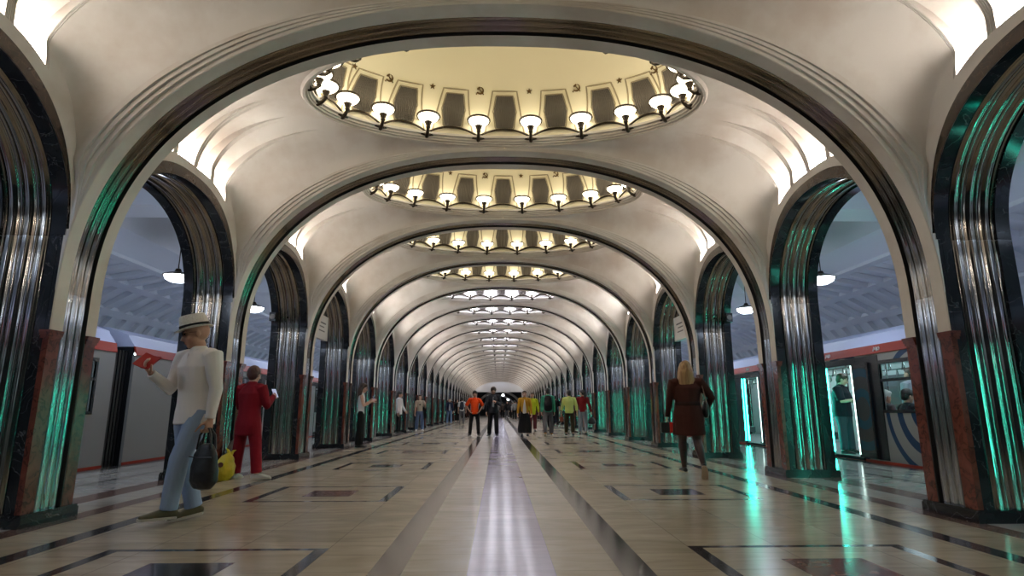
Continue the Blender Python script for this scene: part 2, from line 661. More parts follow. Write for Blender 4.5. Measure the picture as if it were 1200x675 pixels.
def taper(z):
    """0 at the springing and small at the crown, 1 at the haunches"""
    t = min(max((z - 0.5) / (RISE_T - 0.5), 0), 1)
    dz = min(max((z + SPRING_T - SPRING_S) / RISE_RING, 0), 1)
    clear_y = HALF * (1 - (1 - dz ** EXP_S) ** (1 / EXP_S))         # keep the mouldings off the side arch's ring
    clear_x = A * (1 - max(0.0, 1 - min(max(z, 0) / RISE_T, 1) ** EXP_T) ** (1 / EXP_T))
    return min(1.0, clear_y / .085, clear_x / .23) * (0.12 + 0.88 * (1 - t ** 3) ** 0.6)


def make_transverse():
    root = empty('vault_arch')
    path = t_path()
    low = [(A, CAPZ + .001 - SPRING_T, 1, 0)], [(-A, CAPZ + .001 - SPRING_T, -1, 0)]
    full = low[0] + path + low[1]
    for sg in (-1, 1):
        P = []
        for x, z, nx, nz in full:
            T = taper(z)
            prof = [(.046, .149), (0, .149), (0, .157), (0, .292), (.008, .3),
                    (.008 + .052 * T, .3), (.008 + .054 * T, .3 + .03 * T), (.008 + .106 * T, .3 + .03 * T), (.008 + .108 * T, .3 + .055 * T),
                    (.008 + .160 * T, .3 + .055 * T), (.008 + .162 * T, .3 + .078 * T), (.008 + .225 * T, .3 + .078 * T)]
            cw = .065 * min(max((z - 1.6) / 1.2, 0), 1) ** 2        # the soffit widens to the crown
            prof = [(a_, y_ + (cw * (1 - T) if y_ > .2 else 0)) for a_, y_ in prof]
            P.append([(x + nx * n_, sg * y, SPRING_T + z + nz * n_) for n_, y in prof])
        m = MB()
        m.grid(P, [1, 0, 0, 0, 0, 0, 0, 0, 0, 0, 0], rev=sg < 0)
        for sx in (1, -1):          # spandrel sliver between the arch and the column shaft
            strip = []
            for i in range(9):
                z = .56 * i / 8
                x = A * (1 - (z / RISE_T) ** EXP_T) ** (1 / EXP_T)
                strip.append([(sx * (x + .004), sg * .2993, SPRING_T + z), (sx * (A + .0125), sg * .2993, SPRING_T + z)])
            m.grid(strip, 0, smooth=False, rev=sx * sg < 0)
        m.build('cream_band', [M['cream'], M['gap']], root, 30)
    st = MB()
    P = [[(x + nx * (.045 - r), y, SPRING_T + z + nz * (.045 - r)) for y, r in [(-.149, 0)] + NARROW + [(.149, 0)]] for x, z, nx, nz in path]
    st.grid(P, [1] + [0] * (len(NARROW) - 1) + [1])
    st.build('steel_band', [M['dimmedsteel'], M['gap']], root, 60)
    return root


def place_transverse():
    src = make_transverse()
    for k in range(K0, K1 + 1):
        o = src if k == K0 else dup(src, None)
        o.location = (0, col_y(k), 0)
        if k <= 0:
            lab = 'cream arch with steel underside spanning the hall, %s' % ['right above the camera', 'behind the camera', 'second behind the camera'][-k]
        elif k == 1:
            lab = 'largest and nearest cream arch spanning the hall, dark ribbed steel along its underside'
        else:
            lab = 'cream arch with ribbed steel underside spanning the hall, %s from the camera' % ORD[k]
        tag(o, lab, 'arch', 'arches across the hall', 'thing')


place_transverse()


# ---------------------------------------------------------------- arcade arches between columns
def s_path(rise, n=64):
    EXP_S = 2.16 if rise < 1.4 else 2.4
    pts = []
    for i in range(n + 1):
        t = PI * i / n
        y, z = sup(t if t <= PI / 2 else PI - t, HALF, rise, EXP_S)
        pts.append((y if t <= PI / 2 else -y, z))
    pts = resample(pts, n + 1)
    return [(y, z) + sup_normal(y, z, HALF, rise, EXP_S) for y, z in pts]


def make_arcade(side):
    fl = side < 0
    root = empty('arcade_arch')
    path = s_path(RISE_S)
    outer = s_path(RISE_RING)

    def sweep(prof, mats, name, sharp=35, mi=0):
        m = MB(fl)
        m.grid([[(x, y + ny * n_, SPRING_S + z + nz * n_) for x, n_ in prof] for y, z, ny, nz in path], mi)
        m.build(name, mats, root, sharp)
    sweep([(0, 0), (.135, 0), (.135, .05)], M['black'], 'marble_soffit')
    sweep([(.585, .05), (.585, 0), (.72, 0), (.72, .12)], M['black'], 'marble_soffit')
    sweep([(x, .038 - r) for x, r in WIDE], M['halfdimmedsteel'], 'steel_fluting', 60)
    m = MB(fl)
    m.grid([[(-.003, a[0], SPRING_S + a[1]), (-.006, (a[0] + b[0]) / 2, SPRING_S + (a[1] + b[1]) / 2), (-.003, b[0], SPRING_S + b[1])] for a, b in zip(path, outer)])
    m.build('marble_face_ring', M['brownmarble'], root)
    return root


def place_arcades():
    for s, word in ((1, 'right'), (-1, 'left')):
        src = make_arcade(s)
        for b in range(B0, B1_ + 1):
            o = src if b == B0 else dup(src, None)
            o.location = (s * A, bay_y(b), 0)
            if b < 0:
                lab = 'steel-lined side arch of the %s arcade, %s the camera' % (word, 'beside' if b == -1 else 'behind')
            elif b == 0:
                lab = 'side arch cut off by the %s edge, nearest of the %s arcade, steel lining' % (word, word)
            else:
                lab = 'steel-lined side arch of the %s arcade between columns %d and %d from the camera' % (word, b, b + 1)
            tag(o, lab, 'arch', 'side arches of the %s arcade' % word, 'thing')


place_arcades()

# ---------------------------------------------------------------- vault of one bay, with lit coves over the side arches
PANELS = [(.045, .405), (.505, .865)]       # y ranges of the coves either side of the bay's middle
V1, V2, COVE_D = 0.055, 0.72, 0.15


def vault_curves():
    ring = resample([(sup(PI / 2 * i / 80, HALF, RISE_RING, EXP_S)[0], sup(PI / 2 * i / 80, HALF, RISE_RING, EXP_S)[1] + SPRING_S) for i in range(81)], 121)
    arch = []
    for i in range(201):
        x, z = sup(PI / 2 * i / 200, A, RISE_T, EXP_T)
        if z >= 0.5:
            nx, nz = sup_normal(x, z, A, RISE_T, EXP_T)
            T = taper(z)
            cw = .065 * min(max((z - 1.6) / 1.2, 0), 1) ** 2 * (1 - T)
            n_ = .217 * T + .006
            arch.append((x + nx * n_, HALF - .078 * T - cw, SPRING_T + z + nz * n_))
    arch.append((0, RIM_B + .06, RIM_Z - .01))
    arch.append((0, RIM_B, RIM_Z))
    arch = resample(arch, 121)
    prof = resample([(RIM_A + (A - RIM_A) * math.cos(t * PI / 160), 0, SPRING_S + RISE_RING + (RIM_Z - SPRING_S - RISE_RING) * math.sin(t * PI / 160)) for t in range(81)], 121)
    rim = resample([(RIM_A * math.sin(t * PI / 160), RIM_B * math.cos(t * PI / 160), RIM_Z) for t in range(81)], 121)
    return ring, arch, prof, rim


def ip(c, t):
    t = min(max(t, 0), 1) * (len(c) - 1)
    i = min(int(t), len(c) - 2)
    return c[i] * (1 - (t - i)) + c[i + 1] * (t - i)


def vault_surface():
    ring, arch, prof, rim = vault_curves()
    x0 = arch[0][0]

    def B1f(u):
        y, z = ip(ring, u)
        return np.array([x0 + (A - x0) * (1 - (1 - u) ** 5), y, z])
    C00, C10, C01, C11 = arch[0], B1f(1), arch[-1], prof[-1]
    C00 = B1f(0)

    def Sf(u, v):
        # rim runs from the crown side (u=0) to the wall side (u=1)
        a, b, c, d = B1f(u), ip(rim, u), ip(arch, v), ip(prof, v)
        return (1 - v) * a + v * b + (1 - u) * c + u * d - ((1 - u) * (1 - v) * C00 + u * (1 - v) * C10 + (1 - u) * v * C01 + u * v * C11)

    def u_of_y(y):
        lo, hi = 0.0, 1.0
        for _ in range(40):
            m = (lo + hi) / 2
            if B1f(m)[1] > y:
                lo = m
            else:
                hi = m
        return (lo + hi) / 2

    def normal(u, v):
        e = 1e-3
        du = Sf(min(u + e, 1), v) - Sf(max(u - e, 0), v)
        dv = Sf(u, min(v + e, 1)) - Sf(u, max(v - e, 0))
        n = np.cross(du, dv)
        n /= (np.linalg.norm(n) or 1)
        c = Sf(u, v) - np.array([0, 0, 3.5])
        return n if n @ c > 0 else -n
    return Sf, u_of_y, normal


def make_vault():
    Sf, u_of_y, normal = vault_surface()
    edges = []
    for y0, y1 in PANELS:
        edges.append((u_of_y(y1), u_of_y(y0)))       # u grows towards the middle
    us = set(np.linspace(0, 1, 41).round(5))
    eps = 0.0012
    marks = []
    for a, b in edges:
        for e, sg in ((a, -1), (b, 1)):
            us |= {e, e + sg * eps}
            for off in (.008, .016):
                g = e + sg * off
                if 0 < g < 0.995:
                    us |= {g, g + sg * .001, g + sg * .003, g + sg * .004}
                    lo, hi = sorted((g + sg * .0008, g + sg * .0032))
                    marks.append((lo, hi))
    us = sorted(us)
    vsamp = sorted(set(np.linspace(0, 1, 65).round(5)) | {V1, V1 - .002})

    def depth(u, v):
        if V1 <= v < V2:
            t = (v - V1) / (V2 - V1)
            fall = (1 - t * t * (3 - 2 * t))
            for a, b in edges:
                if a - 1e-9 <= u <= b + 1e-9:
                    return COVE_D * fall
            for lo, hi in marks:
                if lo <= u <= hi:
                    return .022 * fall
        return 0.0
    grid = [[None] * len(vsamp) for _ in us]
    for i, u in enumerate(us):
        for j, v in enumerate(vsamp):
            p = Sf(u, v)
            d = depth(u, v)
            if d:
                n = normal(u, v)
                p = p + n * d
            grid[i][j] = p
    mb = MB()
    for sx in (1, -1):
        for sy in (1, -1):
            mb.grid([[(p[0] * sx, p[1] * sy, p[2]) for p in row] for row in grid], rev=(sx * sy > 0))
    me = mb.mesh('ceiling', [M['cream']], 28)
    # tubes in the coves
    lamps = {}
    for side in (1, -1):
        tubes = []
        for sy in (1, -1):
            for a, b in edges:
                t = MB(side < 0)
                ua, ub = a + .01 * (b - a), b - .01 * (b - a)
                P = []
                for q in range(9):
                    u = ua + (ub - ua) * q / 8
                    p, n = Sf(u, V1), normal(u, V1)
                    p = p + np.array([0, 0, .012])
                    i0, i1 = p + n * .035, p + n * (COVE_D - .015)
                    P.append([(i0[0], sy * i0[1], i0[2]), (i0[0], sy * i0[1], i0[2] + .018), (i1[0], sy * i1[1], i1[2] + .018), (i1[0], sy * i1[1], i1[2])])
                t.grid(P, 0, closed=True)
                t.add(P[0], [(0, 1, 2, 3)])
                t.add(P[-1], [(3, 2, 1, 0)])
                tubes.append(t)
        lamps[side] = tubes
    return me, lamps


vault_mesh, cove_tubes = make_vault()
for b in range(B0, B1_ + 1):
    o = structure(link('ceiling', vault_mesh))
    o.location = (0, bay_y(b), 0)


def place_coves():
    for s, word in ((1, 'right'), (-1, 'left')):
        src = empty('cove_light')
        for t in cove_tubes[s]:
            t.build('tube', M['cove'], src)
        for b in range(B0, B1_ + 1):
            o = src if b == B0 else dup(src, None)
            o.location = (0, bay_y(b), 0)
            if b == 4:
                src = o
                for ch in o.children:
                    ch.data = ch.data.copy()
                    ch.data.materials[0] = M['covefar']
            if b < 1:
                lab = 'bright cove lights over the %s arcade, %s' % (word, ['at the top corner of the picture', 'beside the camera', 'behind the camera'][-b])
            else:
                lab = 'bright cove lights over the %s arcade, above its %s arch past the nearest column' % (word, ORD[b])
            tag(o, lab, 'light', 'cove lights of the %s arcade' % word)


place_coves()


# ---------------------------------------------------------------- cupolas
def dome_scale(z):
    """plan scale of the cupola wall at height z above the rim"""
    return 1.015 * max(0.0, 1 - (z / 1.75) ** 2.6) ** 0.5


def on_dome(ang, z, inset=0.0):
    """ang 0 faces the far end (+y), clockwise; returns point and inward direction"""
    s = dome_scale(z)
    x, y = RIM_A * s * math.sin(ang), RIM_B * s * math.cos(ang)
    n = Vector((-x / RIM_A ** 2, -y / RIM_B ** 2, 0)).normalized()
    n = (n + Vector((0, 0, -0.25 * (z / 1.0)))).normalized()
    p = Vector((x, y, z)) + n * inset
    return p, n


def dome_frame(ang, z):
    p, n = on_dome(ang, z)
    tx = Vector((RIM_A * math.cos(ang), -RIM_B * math.sin(ang), 0)).normalized()
    up = tx.cross(n)
    if up.z < 0:
        up = -up
    return p, n, tx, up.normalized()


def surf(ang0, dx, z, inset):
    """point on the dome dx metres along the wall from ang0"""
    step = math.hypot(RIM_A * math.cos(ang0), RIM_B * math.sin(ang0)) * max(dome_scale(z), .2)
    p, n = on_dome(ang0 + dx / step, z, inset)
    return p


HEX = [(-.125, .70), (.125, .70), (.135, .66), (.165, .50), (.175, .46), (.165, .42), (.165, .40), (.14, .22), (.13, .19), (-.13, .19), (-.14, .22), (-.165, .40), (-.165, .42), (-.175, .46), (-.165, .50), (-.135, .66)]


def hexw(z):
    if z >= .46:
        return .175 - (.175 - .125) * (z - .46) / .24
    return .175 - (.175 - .13) * (.46 - z) / .27


def add_grille(root, ang, fine=True):
    m = MB()
    zs = np.linspace(.19, .70, 9)
    rows = []
    n = 25 if fine else 9
    for z in zs:
        w = hexw(z)
        rows.append([surf(ang, -w + 2 * w * i / (n - 1), z, .012 + (.010 if i % 2 else 0)) for i in range(n)])
    m.grid(rows, 0, smooth=False)
    g = m.build('grille', M['grille'], root, 20)
    f = MB()
    top, bot, zt, zb = .19, .31, .78, .10
    for inset, r in ((.0, .013),):
        line = [(-bot, zb), (-top, zt), (top, zt), (bot, zb)]
        pts = []
        for (x0, z0), (x1, z1) in zip(line, line[1:]):
            for i in range(6):
                pts.append(surf(ang, x0 + (x1 - x0) * i / 6, z0 + (z1 - z0) * i / 6, inset))
        pts.append(surf(ang, bot, zb, inset))
        f.tube(pts, r, 6)
    if fine:
        line = HEX + [HEX[0]]
        f.tube([surf(ang, x * 1.06, z + (.012 if z > .6 else (-.012 if z < .25 else 0)), .008) for x, z in line], .009, 5)
    f.build('frame', M['frame'], g)


def star_shape(r):
    return [(r * (1 if i % 2 == 0 else .42) * math.sin(i * PI / 5), r * (1 if i % 2 == 0 else .42) * math.cos(i * PI / 5)) for i in range(10)]


def plate(mb, poly, ang, zc, inset=.012, th=.012):
    """flat raised shape on the dome wall (poly in metres, counter x = along wall)"""
    p, n, tx, up = dome_frame(ang, zc)
    fr = [p + tx * x + up * y + n * inset for x, y in poly]
    bk = [q - n * th for q in fr]
    k = len(poly)
    mb.add(fr + bk, [tuple(range(k)), tuple(range(2 * k - 1, k - 1, -1))] + [(i, (i + 1) % k, k + (i + 1) % k, k + i) for i in range(k)], 0, False)


def add_emblem(root, i, ang):
    m = MB()
    zc = .78
    if i % 2 == 0:
        plate(m, star_shape(.05), ang, zc)
        m.build('star', M['gilt'], root)
    else:
        k_ = .82
        arc_o = [(.058 * math.cos(t), .058 * math.sin(t)) for t in np.linspace(math.radians(-150), math.radians(75), 14)]
        arc_i = [(-.008 + .044 * math.cos(t), .010 + .044 * math.sin(t)) for t in np.linspace(math.radians(75), math.radians(-140), 14)]
        plate(m, arc_o + arc_i, ang, zc)
        plate(m, [(-.052, -.070), (-.070, -.052), (-.040, -.036)], ang, zc, .014)
        h = lambda a, b, w: (lambda d: [(a[0] - d[1] * w, a[1] + d[0] * w), (b[0] - d[1] * w, b[1] + d[0] * w), (b[0] + d[1] * w, b[1] - d[0] * w), (a[0] + d[1] * w, a[1] - d[0] * w)])(((b[0] - a[0]) / math.dist(a, b), (b[1] - a[1]) / math.dist(a, b)))
        plate(m, h((.055, -.062), (-.020, .030), .007), ang, zc, .016)
        plate(m, h((-.044, .018), (-.004, .052), .013), ang, zc, .018)
        m.build('hammer_and_sickle', M['gilt'], root)


DOME_M = [None]
LAMP_ANG = [math.radians(9 + 18 * i) for i in range(20)]


def make_cupola(level, dome_m):
    """level 2: all grilles and emblems; 1: far half; 0: shell only"""
    DOME_M[0] = dome_m
    root = empty('cupola')
    m = MB()
    rows = []
    n = 80
    for z in list(np.linspace(0, 1.2, 14)) + [1.35, 1.5, 1.6, 1.68, 1.73, 1.749]:
        s = dome_scale(z)
        rows.append([(RIM_A * s * math.sin(2 * PI * i / n), RIM_B * s * math.cos(2 * PI * i / n), z) for i in range(n)])
    m.grid(rows, closed=True)
    m.build('dome', dome_m, root)
    r = MB()
    prof = [(1.03, .0), (1.03, .05), (1.0, .06), (.985, .045), (.985, .012), (1.0, .0), (1.0, -.03), (1.012, -.035), (1.012, -.06), (1.028, -.065), (1.028, -.088), (1.045, -.09), (1.06, -.05)]
    rows = []
    for i in range(n + 1):
        a = 2 * PI * i / n
        row = []
        for s, z in prof:
            d = (s - 1) * 1.9
            nx, ny = math.sin(a) * RIM_B, math.cos(a) * RIM_A
            l = math.hypot(nx, ny)
            row.append((RIM_A * math.sin(a) + nx / l * d, RIM_B * math.cos(a) + ny / l * d, z))
        rows.append(row)
    r.grid(rows)
    r.build('rim_moulding', M['cream'], root, 25)
    # scalloped band between the lamps
    g = MB()
    pts = []
    seg = 20 if level == 2 else 12
    for i in range(20):
        for q in range(seg):
            a = LAMP_ANG[i] + math.radians(18) * q / seg
            p, nn = on_dome(a, .03 + .135 * math.sin(PI * q / seg) ** 0.8, .03)
            pts.append(p)
    pts.append(pts[0])
    g.tube(pts, .017 if level == 2 else .026, 6, cap=False)
    g.build('scalloped_band', M['bronze'], root)
    if level >= 1:
        for i in range(20):
            deg = (18 * i + 180) % 360 - 180
            if level == 2 or abs(deg) < 80:
                add_grille(root, math.radians(deg), level == 2)
                if level == 2:
                    add_emblem(root, i, LAMP_ANG[i])
    return root


def make_lamp(bowl_m, parts):
    """lamp stands on the rim; local +y points inwards from the wall"""
    root = empty('bowl_lamp') if parts else None
    arm, cup, bowl, ring = MB(), MB(), MB(), MB()
    arm.tube([(0, -.10, -.03), (0, -.03, -.035), (0, .03, -.015), (0, .07, .02), (0, .08, .05)], [.034, .032, .026, .024, .026], 8)
    arm.tube([(-.10, -.06, .0), (-.04, -.03, -.02), (.04, -.03, -.02), (.10, -.06, .0)], .022, 6)
    c = (0, .08, .03)
    cup.lathe([(.0, .0), (.03, .0), (.036, .015), (.030, .025), (.040, .06), (.056, .09), (.060, .10), (.0, .105)], 14, c)
    bowl.lathe([(.0, .092), (.05, .094), (.10, .115), (.14, .150), (.160, .185), (.150, .21), (.11, .232), (.05, .244), (.0, .246)], 20, c)
    ring.lathe([(.155, .180), (.178, .178), (.182, .192), (.177, .206), (.155, .204), (.155, .180)], 24, c)
    if parts:
        arm.build('arm', M['bronze'], root)
        cup.build('cup', M['bronze'], root)
        bowl.build('glass_bowl', bowl_m, root)
        ring.build('ring', M['bronze'], root)
        return root
    m = MB()
    for q, mi in ((arm, 0), (cup, 0), (bowl, 1), (ring, 0)):
        m.add(q.v, q.f, mi)
    return m.build('bowl_lamp', [M['bronze'], bowl_m])


def bay_phrase(b):
    return {1: 'nearest and largest', 2: 'second', 3: 'third', 4: 'fourth'}.get(b, ORD[b])


def place_cupolas():
    srcs = {}
    lamps = {}
    for b in range(B0, B1_ + 1):
        warm = b <= 4
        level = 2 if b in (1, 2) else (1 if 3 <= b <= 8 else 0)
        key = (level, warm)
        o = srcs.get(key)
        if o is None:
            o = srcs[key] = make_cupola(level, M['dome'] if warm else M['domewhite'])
        else:
            o = dup(o, None)
        o.location = (0, bay_y(b), RIM_Z)
        if b < 1:
            lab = 'oval ceiling cupola %s the camera' % ['above and just past', 'right above', 'behind'][-b]
        elif warm:
            lab = '%s oval cupola from the camera, cream dome with dark hexagonal grilles' % bay_phrase(b)
        else:
            lab = '%s oval cupola from the camera, lit bright white' % ORD[b]
        tag(o, lab, 'cupola', 'oval cupolas along the ceiling')
        # lamps: the ones that can be seen past the arch in front
        if b < 1:
            ids = [9, 10, 4, 15, 0, 19, 7, 12] if b == 0 else []
        elif b <= 2:
            ids = list(range(20))
        elif b <= 4:
            ids = [i for i in range(20) if math.cos(LAMP_ANG[i]) > -.3]
        elif b <= 10:
            ids = [i for i in range(20) if math.cos(LAMP_ANG[i]) > -.1]
        else:
            ids = [i for i in range(20) if math.cos(LAMP_ANG[i]) > .6]
        parts = 1 <= b <= 3
        lk = (warm, parts)
        for i in ids:
            l = lamps.get(lk)
            if l is None:
                l = lamps[lk] = make_lamp(M['bowlwarm'] if warm else M['bowlwhite'], parts)
            else:
                l = dup(l, None)
            a = LAMP_ANG[i]
            p, n_ = on_dome(a, .02, .07)
            l.location = (p.x, bay_y(b) + p.y, RIM_Z + p.z)
            l.rotation_euler = (0, 0, math.atan2(-n_.x, n_.y))
            tag(l, 'glowing bowl lamp on a bronze bracket along the %s oval cupola from the camera' % ('nearest' if b == 1 else ORD[b] if b > 0 else 'overhead'), 'lamp', 'bowl lamps of the %s cupola' % ORD[max(b, 1)] if b > 0 else 'bowl lamps of the overhead cupola')


place_cupolas()


# ---------------------------------------------------------------- platform halls
def make_platform_vault(side):
    m = MB(side < 0)
    y0, y1 = -S / 2, S / 2
    x_in = A + .72
    flat = [(x_in, 4.45), (6.25, 4.45), (6.55, 4.02), (6.62, 4.0), (7.28, 3.86)]
    m.grid([[(x, y0, z), (x, y1, z)] for x, z in flat], smooth=False)
    m.grid([[(7.28, y0, 3.86), (7.28, y1, 3.86)], [(7.30, y0, 3.80), (7.30, y1, 3.80)]], smooth=False)
    # coffered barrel
    cx, cz, a, b = 7.30, 1.85, 2.55, 1.95

    def P(t, y, d):
        return (cx + (a + d) * math.sin(t), y, cz + (b + d) * math.cos(t))
    ribs = 6
    pitch = S / ribs
    ts = [0]
    rows = 4
    ys = [y0]
    for r in range(ribs):
        ys += [y0 + pitch * r + .22, y0 + pitch * r + .235, y0 + pitch * (r + 1) - .015, y0 + pitch * (r + 1)]
    dt = PI / 2 / rows
    tl = [0]
    for r in range(rows):
        tl += [dt * r + .085, dt * r + .09, dt * (r + 1) - .012, dt * (r + 1)]
    grid = []
    for i, t in enumerate(tl):
        row = []
        for j, y in enumerate(ys):
            ki, kj = (i - 1) % 4, (j - 1) % 4
            deep = i > 0 and j > 0 and ki in (1, 2) and kj in (1, 2) and i < len(tl) - 1
            row.append(P(t, y, .10 if deep else 0.0))
        grid.append(row)
    m.grid(grid, smooth=False)
    # wall down to the track
    xe = cx + a
    m.grid([[(xe, y0, cz), (xe, y1, cz)], [(xe, y0, -1.1), (xe, y1, -1.1)], [(6.75, y0, -1.1), (6.75, y1, -1.1)]], 1, smooth=False)
    # cross beam over the column line at y0
    m.box(x_in, 6.58, y0 - .3, y0 + .3, 4.0, 4.46)
    return m.mesh('ceiling', [M['whitewall'], M['dark']])


def platform_halls():
    for s, word in ((1, 'right'), (-1, 'left')):
        me = make_platform_vault(s)
        for b in range(B0, B1_ + 1):
            o = structure(link('ceiling', me))
            o.location = (0, bay_y(b), 0)
        # wall over the arcade, platform side
        w = MB(s < 0)
        x = A + .72
        path = s_path(RISE_S)
        for b in range(B0, B1_ + 1):
            yc = bay_y(b)
            top = 4.46
            w.grid([[(x, yc + y, SPRING_S + z), (x, yc + y, top)] for y, z, _, _ in path], smooth=False)
            w.add([(x, yc + HALF, SPRING_S), (x, yc + S - HALF, SPRING_S), (x, yc + S - HALF, top), (x, yc + HALF, top)], [(0, 1, 2, 3)], 0, False)
        structure(w.build('wall_' + word, M['whitewall']))
    # the ends of the hall
    m = MB()
    ye, yb = 86.0, bay_y(B0) - S / 2 - .3
    m.grid([[(x, yb, z) for x in (-10, 10)] for z in (-1.1, 7)], smooth=False)
    structure(m.build('wall_back', M['dark']))


platform_halls()


def end_wall():
    ye = bay_y(B1_) + S / 2 - .31
    m = MB()
    # lunette with a wide opening below
    path = t_path(48)
    pts = [(x * 1.04, SPRING_T + z * 1.04) for x, z, _, _ in path]
    top = [p for p in pts if p[1] > 3.45]
    xl = [p[0] for p in top]
    m.grid([[(x, ye, z), (x, ye, 3.42)] for x, z in top], smooth=False)
    for sx in (1, -1):
        m.box(sx * 3.25 if sx > 0 else -4.3, 4.3 if sx > 0 else -3.25, ye, ye + .3, 0, 3.6)
    structure(m.build('wall_end', M['whitewall']))
    r = MB()
    yb = ye + 14
    r.grid([[(-5, ye + .3, 0), (5, ye + .3, 0)], [(-5, yb, 0), (5, yb, 0)], [(-5, yb, 5), (5, yb, 5)], [(-5, ye + .3, 5), (5, ye + .3, 5)]], smooth=False)
    for sx in (-5, 5):
        r.grid([[(sx, ye + .3, 0), (sx, yb, 0)], [(sx, ye + .3, 5), (sx, yb, 5)]], smooth=False)
    structure(r.build('wall_lobby', M['dark']))
    a = MB()
    for rr, w in ((3.1, .35), (2.3, .2)):
        P = []
        for i in range(25):
            t = PI * i / 24
            P.append([(rr * math.cos(t), ye + 3, 1.0 + rr * .8 * math.sin(t)), ((rr + w) * math.cos(t), ye + 3, 1.0 + (rr + w) * .8 * math.sin(t)), ((rr + w) * math.cos(t), ye + 3.5, 1.0 + (rr + w) * .8 * math.sin(t)), (rr * math.cos(t), ye + 3.5, 1.0 + rr * .8 * math.sin(t))])
        a.grid(P, closed=True)
    structure(a.build('trim_1', M['whitewall']))
    for x, z, lab in ((0.55, 3.05, 'higher'), (1.35, 2.45, 'lower')):
        g = empty('globe_lamp', (x, ye + 1.2 + z, z))
        b = MB()
        b.lathe([(0, -.2), (.12, -.16), (.2, 0), (.12, .16), (0, .2)], 14)
        b.build('globe', M['pendantbowl'], g)
        c = MB()
        c.tube([(0, 0, .19), (0, 0, 5 - z)], .02, 6)
        c.build('rod', M['bronze'], g)
        tag(g, '%s of the two white globe lamps in the opening at the far end' % lab, 'lamp', 'globe lamps beyond the far end')


end_wall()


def place_pendants():
    src = empty('pendant_lamp')
    m = MB()
    m.tube([(0, 0, 1.05), (0, 0, .12)], .009, 6)
    m.tube([(.0, .0, 1.05), (0.0, 0.0, 1.08)], .05, 10)
    m.build('rod', M['bronze'], src)
    c = MB()
    c.lathe([(0, .13), (.04, .12), (.06, .07), (.15, .04), (.245, .0), (.25, -.02), (.235, -.02), (.15, .01), (0, .02)], 24)
    c.build('shade', M['bronze'], src)
    b = MB()
    b.lathe([(.23, -.01), (.20, -.075), (.12, -.12), (0, -.135)], 24)
    b.build('glass_bowl', M['pendantbowl'], src)
    first = True
    for s, word in ((1, 'right'), (-1, 'left')):
        for b_ in range(-1, 17):
            o = src if first else dup(src, None)
            first = False
            o.location = (s * 5.95, bay_y(b_), 3.36)
            if b_ < 1:
                lab = 'round pendant lamp over the %s platform beside the camera' % word
            else:
                lab = 'round white pendant lamp over the %s platform, %s one past the nearest column' % (word, ORD[b_])
            tag(o, lab, 'lamp', 'pendant lamps over the %s platform' % word)
            if b_ <= 9:
                ld = bpy.data.lights.get('pendant_glow') or bpy.data.lights.new('pendant_glow', 'POINT')
                ld.energy = PENDANT_W
                ld.color = (0.66, 0.78, 1.0)
                ld.shadow_soft_size = .2
                l = bpy.data.objects.new('pendant_glow', ld)
                COL.objects.link(l)
                l.parent = o
                l.location = (0, 0, -.2)


place_pendants()


# ---------------------------------------------------------------- trains
TX = 6.84                  # side plane of the trains


